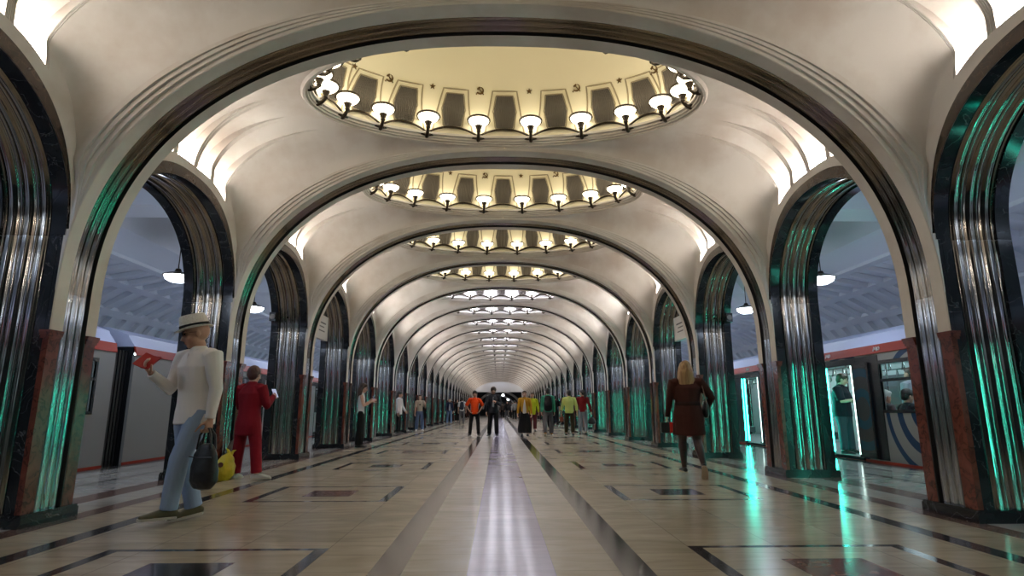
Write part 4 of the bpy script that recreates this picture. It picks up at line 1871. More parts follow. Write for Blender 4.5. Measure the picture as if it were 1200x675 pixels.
    def hair(s, m, kind='short', length=.3, vol=1.0, width=1.0):
        J, H = s.J, s.H * HS
        R = J['R']
        b = MB()
        v = vol
        ball(b, s.hd(0, .013, .022), (.0485 * H * v, .056 * H * v, .052 * H * v), R)
        ball(b, s.hd(0, .030, -.004), (.044 * H * v, .036 * H * v, .046 * H * v), R)
        ball(b, s.hd(0, -.022, .046), (.038 * H * v, .028 * H * v, .022 * H * v), R)
        if kind in ('long', 'bob'):
            L = length
            for sg in (1, -1):
                loft(b, [s.hd(sg * .040, .0, .02), s.hd(sg * .048, .012, -.03), s.hd(sg * .046 * width, .022, -.03) + Vector((0, 0, -L * .35)), s.hd(sg * .036 * width, .036, -.03) + Vector((0, 0, -L * .75))], [.017 * H, .019 * H, .020 * H, .013 * H])
            loft(b, [s.hd(0, .035, .03), s.hd(0, .050, -.03), s.hd(0, .050, -.03) + Vector((0, 0, -L * .4)), s.hd(0, .052, -.03) + Vector((0, 0, -L * .85)), s.hd(0, .05, -.03) + Vector((0, 0, -L))],
                 [(.046 * H, .026 * H), (.052 * H * width, .028 * H), (.055 * H * width, .026 * H), (.046 * H * width, .020 * H), (.030 * H * width, .012 * H)])
        if kind == 'tail':
            loft(b, [s.hd(0, .055, .02), s.hd(0, .078, .0), s.hd(0, .075, 0) + Vector((0, .01, -length * .5)), s.hd(0, .07, 0) + Vector((0, 0, -length))], [.016 * H, .020 * H, .022 * H, .010 * H])
        return s.add('hair', b, m, voxel=min(s.vox, .010), smooth=2, wrinkle=.004, ws=30, st=(1.6, 1.6, .12))

    def hood(s, m):
        b = MB()
        ball(b, s.hd(0, .014, .010), (.062 * s.H, .069 * s.H, .072 * s.H), s.J['R'])
        ball(b, s.hd(0, .03, -.06), (.055 * s.H, .05 * s.H, .05 * s.H), s.J['R'])
        return s.add('headscarf', b, m, wrinkle=.003)

    def open_front(s, m, w=.035, hem=.0, top=.29, name='shirt'):
        """the paler shirt showing between the fronts of an open jacket"""
        J, H, sp = s.J, s.H, s.J['sp']
        b = MB()
        pts, rad = [], []
        for z, a, off in ((hem, 1.25, .054), (.06, 1.15, .052), (.14, .9, .054), (.21, .62, .055), (top - .02, .35, .042)):
            t = min(max(z / .29, 0), 1)
            pts.append(sp(t, z) + Vector((0, -off * H * s.B, 0)))
            rad.append((w * a * H, .026 * H))
        loft(b, pts, rad, J['ax'])
        return s.add(name, b, m, wrinkle=.002)

    def tagit(s, label, group=None):
        tag(s.root, label, 'person', group)
        return s.root

    def world(s, v):
        return Matrix.Translation(s.root.location) @ Matrix.Rotation(s.root.rotation_euler[2], 4, 'Z') @ Vector(v)


def cloth(name, r, g, b, rough=.8, bump=.25, bs=160):
    return mat(name, C(r, g, b), rough, bump=bump, bscale=bs, spec=.25)


SKIN = mat('skin', (0.50, 0.29, 0.20, 1), 0.5, col2=(0.43, 0.23, 0.155, 1), scale=14)
SKIN_PALE = mat('pale_skin', (0.62, 0.40, 0.30, 1), 0.5, col2=(0.54, 0.32, 0.24, 1), scale=14)
EYE = mat('eye_dark', (0.03, 0.02, 0.015, 1), 0.2)
BROW = mat('brow_hair', (0.03, 0.02, 0.014, 1), 0.7)
LIP = mat('lips', (0.36, 0.13, 0.11, 1), 0.45)
HAIR_D = mat('dark_hair', (0.014, 0.009, 0.006, 1), 0.42, bump=.5, bscale=60, stretch=(1, 1, .06))
HAIR_B = mat('brown_hair', (0.055, 0.026, 0.014, 1), 0.42, col2=(0.03, .014, .008, 1), scale=40, bump=.5, bscale=60, stretch=(1, 1, .06))
HAIR_R = mat('auburn_hair', (0.055, 0.012, 0.010, 1), 0.45, bump=.4, bscale=60)
HAIR_Y = mat('blond_hair', (0.40, 0.25, 0.11, 1), 0.42, col2=(0.22, .12, .05, 1), scale=45, detail=3, bump=.5, bscale=70, stretch=(1, 1, .06))
HAIR_W = mat('white_hair', (0.55, 0.53, 0.50, 1), 0.5, bump=.4, bscale=60)


def grip(fig, k, d=.09):
    """world point inside the closed hand"""
    return fig.world(fig.J[k + 'wr'] + fig.J[k + 'hd'] * d)


def man_in_hat():
    f = Figure((-2.80, 5.42), -28, 1.74, dict(
        lean=(0, -.02), head=(-34, 16, 0), twist=0,
        L=dict(th=(-.17, -.30, -1), sh=(-.14, -.02, -1), ft=(-.55, -1, .0)),
        R=dict(th=(.02, .02, -1), sh=(.10, .26, -1), ft=(-.50, -1, -.20)),
        LA=dict(ua=(.20, .05, -1), fa=(.02, -.12, -1), curl=75, palm=(-1, 0, 0)),
        RA=dict(ua=(-.22, -.22, -1), fa=(.16, -.82, .46), hd=(.12, -.7, .6), curl=48, palm=(.5, .35, .8))), 1.26, .0075, 3)
    f.body(SKIN)
    f.trousers(cloth('pale_denim', 148, 168, 198, .85), 1.2, .99, .04, 'jeans', .005)
    f.top(cloth('white_linen', 236, 232, 228, .85), -.055, 1.0, 1.07, 'linen_shirt', True, .006, 1.02)
    # open neck placket: skin shows in a narrow v, then a buttoned strip
    b = MB()
    sp, H = f.J['sp'], f.H
    b.tube([sp(1.0, .30) + Vector((0, -.055 * H, 0)), sp(.8, .235) + Vector((0, -.0635 * H, 0)), sp(.55, .165) + Vector((0, -.064 * H, 0))], .012, 8, squash=.5)
    b.build('placket', cloth('white_placket', 232, 228, 224), f.root)
    c = MB()
    for sg in (1, -1):
        loft(c, [sp(1.02, .312) + Vector((sg * .035 * H, .01, 0)), sp(1.03, .318) + Vector((sg * .028 * H, -.03 * H, -.002)), sp(1.0, .298) + Vector((sg * .012 * H, -.047 * H, -.006))], [(.010 * H, .006 * H)] * 3, (0, 0, 1), 8)
    f.add('collar', c, cloth('white_collar', 226, 222, 218), voxel=.006, wrinkle=0)
    v = MB()
    loft(v, [sp(1.03, .318) + Vector((0, -.036 * H, 0)), sp(.99, .285) + Vector((0, -.056 * H, 0)), sp(.95, .262) + Vector((0, -.060 * H, 0))], [(.016 * H, .006 * H), (.008 * H, .005 * H), (.003 * H, .004 * H)])
    f.add('bare_neck', v, SKIN, voxel=.006, wrinkle=0)
    f.shoes(cloth('olive_canvas', 98, 92, 70), M['rubber'], name='shoe')
    # straw hat
    h = MB()
    R, hd = f.J['R'], f.hd

    def ring(rx, ry, z, y=0.0):
        return [hd(rx * math.cos(2 * PI * i / 32), y + ry * math.sin(2 * PI * i / 32), z + (.010 * abs(math.cos(2 * PI * i / 32)) ** 2 if rx > .06 else 0)) for i in range(32)]
    rows = [ring(.050, .060, .026), ring(.070, .083, .020, -.004), ring(.072, .085, .024, -.004), ring(.054, .064, .031), ring(.052, .062, .055), ring(.049, .058, .080), ring(.043, .052, .091), ring(.028, .036, .090), ring(.004, .02, .083)]
    h.grid(rows, closed=True)
    ho = h.build('straw_hat', mat('pale_straw', C(232, 227, 218), .8, col2=C(210, 204, 192), scale=90, bump=.5, bscale=220), f.root, 60)
    k = MB()
    k.grid([ring(.0555, .0655, .032), ring(.0545, .0645, .046), ring(.052, .062, .046)], closed=True)
    k.build('hat_band', cloth('black_ribbon', 24, 22, 24), ho)
    g = MB()
    H = f.H * HS
    for sg in (1, -1):
        for q in (0,):
            ball(g, hd(sg * .021, -.0565, .004), (.0165 * H, .0026 * H, .0115 * H), R, 12)
        g.tube([hd(sg * .037, -.052, .007), hd(sg * .047, -.02, .006), hd(sg * .048, .01, .002)], .0022, 6)
    g.tube([hd(-.006, -.058, .007), hd(.006, -.058, .007)], .003, 6)
    g.build('sunglasses', M['carblack'], f.root)
    f.tagit('man in pale straw hat, white shirt and pale jeans walking at left with phone')
    # phone in a red flip case
    wr, hd_ = f.J['Rwr'], f.J['Rhd']
    n = Vector((.5, .35, .8))
    n = (n - hd_ * n.dot(hd_)).normalized()
    pc = f.world(wr + hd_ * .085 + n * .034)
    ph = empty('phone', pc, f.root.rotation_euler[2])
    ph.rotation_euler = (math.radians(-48), math.radians(8), math.radians(-14))
    red = mat('red_phone_case', C(160, 22, 16), .5)
    m = MB()
    m.box(-.040, .040, -.006, .006, -.055, .105)
    m.build('case', red, ph)
    m = MB()
    m.add([(-.040, -.006, -.055), (-.040, -.006, .105), (-.112, -.034, .105), (-.112, -.034, -.055), (-.040, .000, -.055), (-.040, .000, .105), (-.112, -.028, .105), (-.112, -.028, -.055)],
          [(0, 1, 2, 3), (7, 6, 5, 4), (0, 4, 5, 1), (1, 5, 6, 2), (2, 6, 7, 3), (3, 7, 4, 0)], 0, False)
    m.build('flip_cover', red, ph)
    m = MB()
    m.box(-.036, .036, .006, .009, -.050, .100)
    m.build('screen', M['carblack'], ph)
    tag(ph, 'phone in a red flip case held up by the man in the straw hat', 'phone')
    # black bag in the hanging hand
    g = grip(f, 'L', .075)
    bag = empty('shoulder_bag', (g.x, g.y, g.z), math.radians(-24))
    b = MB()
    loft(b, [(0, .0, -.155), (0, 0, -.22), (0, 0, -.36), (0, 0, -.44), (0, 0, -.47)], [(.085, .035), (.125, .055), (.145, .075), (.15, .075), (.135, .06)], (1, 0, 0), 24)
    me = fuse(b, .010, 3, .007, 9, (1, 1, 1), 4)
    me.materials.append(M['leather'])
    bo = link('bag_body', me, bag)
    for yy in (-.022, .022):
        s = MB()
        s.tube([(-.085, yy, -.18), (-.065, yy, -.06), (-.02, yy * .4, -.005), (.02, yy * .4, -.005), (.065, yy, -.06), (.085, yy, -.18)], .009, 8)
        s.build('handle', M['leather'], bag)
    z = MB()
    z.tube([(-.13, -.055, -.24), (0, -.072, -.245), (.13, -.055, -.24)], .005, 6)
    z.build('zip', mat('zip_grey', C(70, 70, 74), .4, .5), bag)
    tag(bag, 'black leather bag hanging from the hand of the man in the straw hat', 'bag')


def woman_in_red():
    f = Figure((-3.64, 8.62), 163, 1.56, dict(
        lean=(.0, -.01), head=(10, 12, 0), twist=-4,
        L=dict(th=(.13, .0, -1), sh=(.05, .0, -1), ft=(.25, -1, 0)),
        R=dict(th=(-.20, .0, -1), sh=(-.12, .0, -1), ft=(-.85, -.6, 0)),
        RA=dict(ua=(-.25, -.20, -1), fa=(.18, -.85, .62), curl=60),
        LA=dict(ua=(.22, -.10, -1), fa=(-.45, -.85, .25), curl=50)), 1.28, .009, 11)
    f.body(SKIN_PALE)
    red = cloth('crimson_suiting', 116, 6, 26, .8)
    f.trousers(red, 1.35, .95, .04, 'trousers', .004)
    f.top(red, -.135, 1.0, 1.10, 'jacket', True, .004, 1.08, slr=1.02)
    # lapel collar and seam at the back
    c = MB()
    sp, H = f.J['sp'], f.H
    loft(c, [sp(1.0, .303) + Vector((-.05 * H, .01, 0)), sp(1.0, .318) + Vector((0, .038 * H, 0)), sp(1.0, .303) + Vector((.05 * H, .01, 0))], [(.012 * H, .007 * H)] * 3, (0, 0, 1))
    f.add('collar', c, red, voxel=.007, wrinkle=0)
    f.shoes(cloth('white_trainers', 205, 203, 200, .6), M['rubber'])
    f.hair(HAIR_R, 'short', vol=1.09)
    f.tagit('woman in a crimson trouser suit standing with her back turned beside the left columns')
    g = grip(f, 'R', .07)
    ph = empty('phone', g, f.root.rotation_euler[2])
    ph.rotation_euler = (math.radians(-35), 0, f.root.rotation_euler[2])
    m = MB()
    m.box(-.036, .036, -.005, .005, -.06, .09)
    m.build('case', M['carblack'], ph)
    m = MB()
    m.box(-.033, .033, .005, .007, -.055, .085)
    m.build('screen', emit('phone_screen', (.55, .65, 1, 1), .6), ph)
    tag(ph, 'phone held in front of the woman in the crimson suit', 'phone')
    # bags on the floor
    bag = empty('plastic_bag', (-3.87, 8.50, 0), .3)
    b = MB()
    loft(b, [(0, 0, .03), (0, 0, .09), (.01, 0, .20), (.03, 0, .30), (.06, 0, .36)], [(.10, .08), (.135, .105), (.13, .10), (.085, .07), (.03, .03)], (1, 0, 0), 20)
    me = fuse(b, .010, 2, .013, 11, (1, 1, .8), 2)
    me.materials.append(mat('yellow_plastic', C(196, 178, 40), .35, bump=.4, bscale=30))
    link('sack', me, bag)
    k = MB()
    loft(k, [(.055, 0, .33), (.03, .0, .40), (.0, .0, .43)], [(.025, .015), (.018, .01), (.006, .006)])
    loft(k, [(.065, 0, .33), (.10, .0, .39), (.13, .0, .40)], [(.025, .015), (.018, .01), (.006, .006)])
    me = fuse(k, .006, 1, .004, 20)
    me.materials.append(bpy.data.materials['yellow_plastic'])
    link('handle', me, bag)
    p = MB()
    p.lathe([(0, 0), (.035, 0), (.035, .004), (0, .004)], 16)
    po = p.build('printed_patch', mat('print_dark', C(84, 40, 30), .5), bag)
    po.location, po.rotation_euler = (-.035, -.116, .215), (PI / 2 - .1, 0, 0)
    tag(bag, 'knotted yellow plastic bag on the floor by the feet of the woman in crimson', 'bag')
    bag = empty('clear_bag', (-3.90, 8.80, 0), 0)
    b = MB()
    loft(b, [(0, 0, .03), (0, 0, .10), (0, 0, .30), (.02, 0, .46), (.04, 0, .56)], [(.10, .08), (.12, .09), (.12, .09), (.085, .06), (.03, .03)], (1, 0, 0), 20)
    me = fuse(b, .010, 2, .016, 14, (1, 1, .8), 7)
    me.materials.append(mat('clear_plastic', C(158, 150, 140), .25, bump=.4, bscale=30))
    link('sack', me, bag)
    k = MB()
    loft(k, [(.03, 0, .52), (.04, 0, .60), (.07, 0, .66)], [(.03, .02), (.035, .02), (.015, .01)])
    me = fuse(k, .007, 1, .006, 18)
    me.materials.append(mat('red_plastic', C(190, 30, 24), .4))
    link('red_knot', me, bag)
    tag(bag, 'taller clear bag with a red knot standing behind the yellow plastic bag', 'bag')


def woman_in_brown():
    f = Figure((2.64, 8.52), 172, 1.55, dict(
        lean=(.0, -.01), head=(-8, 4, 0),
        L=dict(th=(.035, -.16, -1), sh=(.0, .10, -1), ft=(.15, -1, 0)),
        R=dict(th=(-.05, .04, -1), sh=(-.14, .42, -1), ft=(-.1, -.55, -.85)),
        LA=dict(ua=(.26, .0, -1), fa=(.16, -.20, -1), curl=70, palm=(-1, 0, 0)),
        RA=dict(ua=(-.62, .05, -.85), fa=(.30, -.62, -.72), curl=60)), 1.42, .009, 21)
    f.body(SKIN_PALE)
    brown = cloth('brown_knit', 58, 27, 21, .85, .35, 220)
    f.top(brown, -.06, 1.0, 1.03, 'dress_bodice', True, .004, 1.0, slr=1.04)
    f.skirt(brown, .60, .148, 'dress_skirt', .09, .003)
    b = MB()
    sp, H = f.J['sp'], f.H
    loft(b, [sp(.25, .078), sp(.25, .098)], [(.083 * H * f.B, .063 * H * f.B)] * 2, (1, 0, 0), 24)
    f.add('belt', b, cloth('brown_belt', 40, 18, 14), wrinkle=0)
    t = MB()
    for q in 'LR':
        hip, kn, an = f.J[q + 'hip'], f.J[q + 'knee'], f.J[q + 'ank']
        loft(t, [hip.lerp(kn, .3), hip.lerp(kn, .8), kn, kn.lerp(an, .28), kn.lerp(an, .65), an], [.058 * H, .046 * H, .039 * H, .041 * H, .031 * H, .023 * H])
    f.add('tights', t, mat('sheer_tights', C(58, 34, 30), .45), wrinkle=0)
    f.shoes(M['leather'], mat('tan_sole', C(180, 160, 140), .6))
    f.hair(HAIR_Y, 'long', .27, 1.06, 1.16)
    f.tagit('woman with long blond hair in a brown dress walking away at the right')
    g = grip(f, 'L', .06)
    bag = empty('gift_bag', (g.x, g.y, g.z), math.radians(170))
    m = MB()
    m.box(-.085, .085, -.035, .035, -.17, -.02)
    m.build('bag_body', M['leather'], bag)
    m = MB()
    m.box(-.087, -.035, -.037, .037, -.171, -.019)
    m.build('red_side', mat('red_card', C(186, 22, 16), .45), bag)
    for yy in (-.03, .03):
        s = MB()
        s.tube([(-.05, yy, -.03), (-.03, yy * .3, .02), (.03, yy * .3, .02), (.05, yy, -.03)], .004, 6)
        s.build('handle', M['leather'], bag)
    tag(bag, 'small black bag with a red side in the left hand of the woman in brown', 'bag')
    bag = empty('handbag', f.world((-.25, -.02, .98)), math.radians(172))
    b = MB()
    loft(b, [(0, 0, -.13), (0, 0, -.10), (0, 0, .02), (0, 0, .07)], [(.09, .035), (.105, .045), (.10, .04), (.08, .03)], (0, 1, 0), 20)
    me = fuse(b, .009, 2, .004, 12)
    me.materials.append(M['leather'])
    link('bag_body', me, bag)
    s = MB()
    s.tube([(.0, -.07, .05), (.03, -.07, .20), (.05, -.03, .33), (.055, .02, .345), (.045, .08, .30), (.02, .09, .17), (0, .08, .05)], .008, 6, squash=1)
    s.build('strap', mat('strap_tan', C(120, 84, 66), .5), bag)
    tag(bag, 'black handbag under the right arm of the woman in brown', 'bag')


def mid_people():
    blk = cloth('black_cloth', 16, 15, 17, .8)
    white = cloth('white_cotton', 206, 204, 204)
    denim = cloth('mid_denim', 96, 116, 150)
    grey = cloth('grey_cloth', 92, 92, 96)
    # woman with phone, white top, black trousers
    f = Figure((-3.66, 15.6), 100, 1.62, dict(head=(-8, 16, 0), LA=dict(ua=(.22, -.05, -1), fa=(-.25, -.8, .55), curl=55), RA=dict(ua=(-.2, -.25, -1), fa=(.15, -.9, .50), curl=60),
               L=dict(th=(.06, -.05, -1), sh=(.03, .05, -1), ft=(.3, -1, 0)), R=dict(th=(-.05, .03, -1), sh=(0, .04, -1), ft=(-.1, -1, 0))), .94, .010, 31)
    f.body(SKIN_PALE)
    f.trousers(blk, 1.25, .98, .06, flare=1.2)
    f.top(white, .00, .0, 1.0, 'sleeveless_top', False, .003, 1.1)
    f.shoes(M['leather'], M['signdark'])
    f.hair(HAIR_B, 'long', .36, 1.05, 1.0)
    f.tagit('woman with long brown hair, white sleeveless top and black trousers, looking at phone')
    g = grip(f, 'R', .06)
    ph = empty('phone', g + Vector((.01, 0, .03)), f.root.rotation_euler[2])
    m = MB()
    m.box(-.036, .036, -.005, .005, -.05, .10)
    m.build('case', M['carblack'], ph)
    m = MB()
    m.box(-.033, .033, .005, .007, -.045, .095)
    m.build('screen', emit('phone_screen_blue', (.45, .6, 1, 1), 1.5), ph)
    ph.rotation_euler = (math.radians(-30), 0, f.root.rotation_euler[2])
    tag(ph, 'lit phone held up by the woman in the white sleeveless top', 'phone')
    # person in white jacket by the columns
    f = Figure((-4.12, 24.3), 80, 1.66, dict(head=(10, 5, 0), LA=dict(ua=(.2, -.2, -1), fa=(-.2, -.6, -.7))), 1.05, .012, 33)
    f.body(SKIN)
    f.trousers(blk, 1.05, .98)
    f.top(white, -.06, 1.0, 1.16, 'jacket')
    f.shoes(M['leather'], M['signdark'])
    f.hair(HAIR_D, 'short', vol=1.06)
    f.tagit('dark-haired person in a white jacket and black trousers waiting by the left columns')
    # woman in jeans with black tote
    f = Figure((-3.66, 27.2), 8, 1.60, dict(head=(-6, 0, 0), L=dict(th=(.08, -.16, -1), sh=(.04, .02, -1), ft=(.15, -1, 0)), R=dict(th=(-.08, .10, -1), sh=(-.05, .2, -1), ft=(-.1, -1, -.1)),
               LA=dict(ua=(.3, -.05, -1), fa=(.0, -.75, .65), curl=70)), .97, .012, 35)
    f.body(SKIN_PALE)
    f.trousers(denim, 1.3, .98, .05, 'jeans')
    f.top(cloth('print_tee', 190, 178, 160), .02, .42, 1.05, 'tee_shirt')
    b = MB()
    ball(b, f.J['sp'](.8, .2) + Vector((0, -.085, 0)), (.05, .02, .045))
    f.add('shirt_print', b, blk, wrinkle=0)
    f.shoes(cloth('white_shoes', 200, 198, 196), M['rubber'])
    f.hair(HAIR_B, 'bob', .14)
    f.tagit('woman in blue jeans and a printed cream tee walking towards the camera at left')
    bag = empty('tote_bag', f.world((.24, -.02, .78)), .2)
    b = MB()
    b.box(-.05, .05, -.15, .15, -.22, .16)
    b.build('bag_body', blk, bag)
    for sx in (-.035, .035):
        s = MB()
        s.tube([(sx, -.08, .15), (sx - .02, -.05, .36), (sx - .06, 0, .50), (sx - .02, .05, .36), (sx, .08, .15)], .010, 6)
        s.build('handle', blk, bag)
    tag(bag, 'black tote bag on the shoulder of the woman in blue jeans', 'bag')
    # orange tee, hands on hips
    f = Figure((-.965, 22.0), 4, 1.62, dict(head=(0, 2, 0), L=dict(th=(.12, -.02, -1), sh=(.06, .03, -1), ft=(.3, -1, 0)), R=dict(th=(-.14, -.03, -1), sh=(-.08, .03, -1), ft=(-.3, -1, 0)),
               LA=dict(ua=(.55, .12, -.85), fa=(-.55, -.35, -.75), curl=40), RA=dict(ua=(-.60, .12, -.85), fa=(.55, -.35, -.75), curl=40)), 1.0, .011, 37)
    f.body(SKIN)
    f.trousers(blk, 1.15, .98)
    f.top(cloth('orange_cotton', 232, 74, 18), -.035, .46, 1.1, 'tee_shirt', wr=.005)
    f.shoes(cloth('dark_trainers', 50, 48, 46), cloth('white_midsole', 200, 196, 190))
    f.hair(HAIR_D, 'short', vol=1.08)
    f.tagit('person in an orange tee with hands on hips standing in the middle of the hall')
    # dark jacket
    f = Figure((-.275, 21.9), -4, 1.75, dict(head=(4, 6, 0), L=dict(th=(.06, -.05, -1), sh=(.03, .03, -1), ft=(.25, -1, 0)), R=dict(th=(-.08, .03, -1), sh=(-.05, .05, -1), ft=(-.25, -1, 0)),
               LA=dict(ua=(.25, -.15, -1), fa=(-.55, -.75, .35), curl=65), RA=dict(ua=(-.22, .0, -1), fa=(-.02, -.15, -1))), 1.05, .011, 39)
    f.body(SKIN)
    f.trousers(blk, 1.3, .98)
    f.top(cloth('charcoal_nylon', 30, 32, 40, .6), -.05, 1.0, 1.18, 'jacket', wr=.006)
    f.open_front(cloth('grey_shirt', 150, 150, 156), .022, .15, .30)
    f.shoes(cloth('black_trainers', 30, 30, 32), cloth('grey_midsole', 170, 168, 164))
    f.hair(HAIR_B, 'short', vol=1.16)
    f.tagit('tall person in an open charcoal jacket and black trousers in the middle of the hall')
    # mustard jacket, long black skirt
    f = Figure((.87, 21.9), -3, 1.61, dict(head=(0, 0, 0), L=dict(th=(.05, -.14, -1), sh=(.0, .05, -1), ft=(.1, -1, 0)), R=dict(th=(-.05, .10, -1), sh=(0, .2, -1), ft=(-.1, -1, -.1)),
               LA=dict(ua=(.24, .1, -1), fa=(.1, .0, -1)), RA=dict(ua=(-.24, .1, -1), fa=(-.1, -.1, -1))), 1.02, .011, 41)
    f.body(SKIN_PALE)
    f.skirt(blk, .13, .165, 'long_skirt', .06, .014)
    f.top(cloth('mustard_cloth', 178, 132, 36), -.03, 1.0, 1.14, 'jacket', wr=.005)
    f.open_front(white, .036, -.02, .29, 'blouse')
    f.shoes(M['leather'], M['signdark'])
    f.hair(HAIR_B, 'short', vol=.99)
    f.tagit('woman in a mustard jacket, white blouse and long black skirt walking to camera')
    # behind her, lime cardigan
    f = Figure((1.42, 26.5), 0, 1.68, dict(LA=dict(ua=(.24, .0, -1), fa=(.1, -.1, -1))), 1.08, .012, 43)
    f.body(SKIN)
    f.trousers(cloth('plum_cloth', 70, 22, 26), 1.4, .9)
    f.top(cloth('lime_cloth', 168, 178, 30), -.09, 1.0, 1.12, 'cardigan')
    f.shoes(M['leather'], M['signdark'])
    f.hair(HAIR_B, 'short')
    f.tagit('person in a lime cardigan half hidden behind the woman in the mustard jacket')
    # black backpack, teal sleeves
    f = Figure((1.73, 21.9), 178, 1.68, dict(head=(5, 0, 0), L=dict(th=(.06, .08, -1), sh=(.0, .28, -1), ft=(.1, -1, -.3)), R=dict(th=(-.06, -.10, -1), sh=(-.02, .05, -1), ft=(-.1, -1, 0))), 1.04, .011, 45)
    f.body(SKIN)
    f.trousers(grey, 1.3, .98)
    f.top(cloth('teal_hoodie', 58, 148, 120), -.03, 1.0, 1.14, 'hoodie')
    f.shoes(cloth('tan_boots', 150, 110, 60), M['rubber'], .03)
    f.hair(HAIR_D, 'short', vol=1.06)
    f.tagit('person in a teal hoodie and grey trousers walking away with a black backpack')
    bag = empty('backpack', f.world((0, .155, 1.17)), math.radians(178))
    b = MB()
    loft(b, [(0, .02, -.24), (0, .03, -.20), (0, .035, .0), (0, .02, .20), (0, .0, .25)], [(.13, .07), (.15, .10), (.15, .10), (.135, .075), (.09, .04)], (1, 0, 0), 20)
    me = fuse(b, .012, 2, .003)
    me.materials.append(blk)
    bo = link('bag_body', me, bag)
    p = MB()
    loft(p, [(0, .115, -.19), (0, .13, -.08), (0, .115, .02)], [(.10, .02), (.11, .025), (.09, .015)], (1, 0, 0))
    me = fuse(p, .012, 1)
    me.materials.append(blk)
    link('pocket', me, bag)
    for sx in (-.09, .09):
        s = MB()
        s.tube([(sx, -.02, .20), (sx, -.10, .27), (sx, -.22, .22), (sx, -.27, .05), (sx, -.20, -.16), (sx, -.03, -.22)], .018, 6)
        s.build('strap', blk, bag)
    tag(bag, 'black backpack worn by the person in the teal hoodie', 'bag')
    # pale green shirt, dark olive trousers
    f = Figure((2.50, 21.8), 176, 1.62, dict(head=(8, 0, 0), L=dict(th=(.07, -.10, -1), sh=(.02, .08, -1), ft=(.1, -1, 0)), R=dict(th=(-.07, .06, -1), sh=(-.02, .2, -1), ft=(-.1, -1, -.15)),
               LA=dict(ua=(.30, .05, -1), fa=(.12, -.1, -1)), RA=dict(ua=(-.34, .05, -1), fa=(-.10, -.15, -1))), 1.12, .011, 47)
    f.body(SKIN)
    f.trousers(cloth('olive_trousers', 52, 44, 26), 1.3, .9)
    f.top(cloth('pale_lime_shirt', 196, 206, 118), -.03, .8, 1.14, 'shirt', wr=.006)
    f.shoes(cloth('black_canvas', 24, 24, 26), cloth('white_edge', 190, 190, 186))
    f.hair(HAIR_D, 'short', vol=1.05)
    f.tagit('stocky person in a pale lime shirt and olive trousers walking away on the right')
    bag = empty('pouch', grip(f, 'L', .08) - Vector((0, 0, .10)), 0)
    b = MB()
    b.box(-.07, .07, -.03, .03, -.12, .03)
    b.build('pouch_body', mat('rust_leather', C(120, 52, 30), .5), bag)
    s = MB()
    s.tube([(-.05, 0, .03), (-.02, 0, .12), (.02, 0, .12), (.05, 0, .03)], .006, 6)
    s.build('handle', bpy.data.materials['rust_leather'], bag)
    tag(bag, 'rust-brown bag carried by the person in the pale lime shirt', 'bag')
    # dark red top, grey trousers, black bag
    f = Figure((3.15, 22.9), 165, 1.67, dict(head=(60, 5, 0), L=dict(th=(.06, -.05, -1), sh=(.02, .06, -1), ft=(.2, -1, 0)), R=dict(th=(-.07, .06, -1), sh=(-.03, .15, -1), ft=(-.1, -1, -.1)),
               RA=dict(ua=(-.40, .0, -1), fa=(-.18, -.1, -1), curl=75)), 1.0, .011, 49)
    f.body(SKIN_PALE)
    f.trousers(cloth('pale_grey_trousers', 132, 136, 144), 1.15, .92)
    f.top(cloth('dark_red_knit', 112, 18, 22), -.02, 1.0, 1.08, 'jumper', wr=.005)
    f.shoes(M['leather'], M['signdark'])
    f.hair(HAIR_D, 'tail', .24, 1.04)
    f.tagit('woman with dark ponytail in a dark red jumper and pale grey trousers at right')
    g = grip(f, 'R', .07)
    bag = empty('handbag', g, 0)
    b = MB()
    loft(b, [(0, 0, -.36), (0, 0, -.32), (0, 0, -.20), (0, 0, -.13)], [(.15, .06), (.17, .075), (.12, .05), (.05, .02)], (1, 0, 0))
    me = fuse(b, .011, 2, .004)
    me.materials.append(M['leather'])
    link('bag_body', me, bag)
    s = MB()
    s.tube([(-.05, 0, -.16), (-.03, 0, -.02), (.0, 0, .0), (.03, 0, -.02), (.05, 0, -.16)], .008, 6)
    s.build('handle', M['leather'], bag)
    tag(bag, 'black handbag hanging from the hand of the woman in dark red', 'bag')


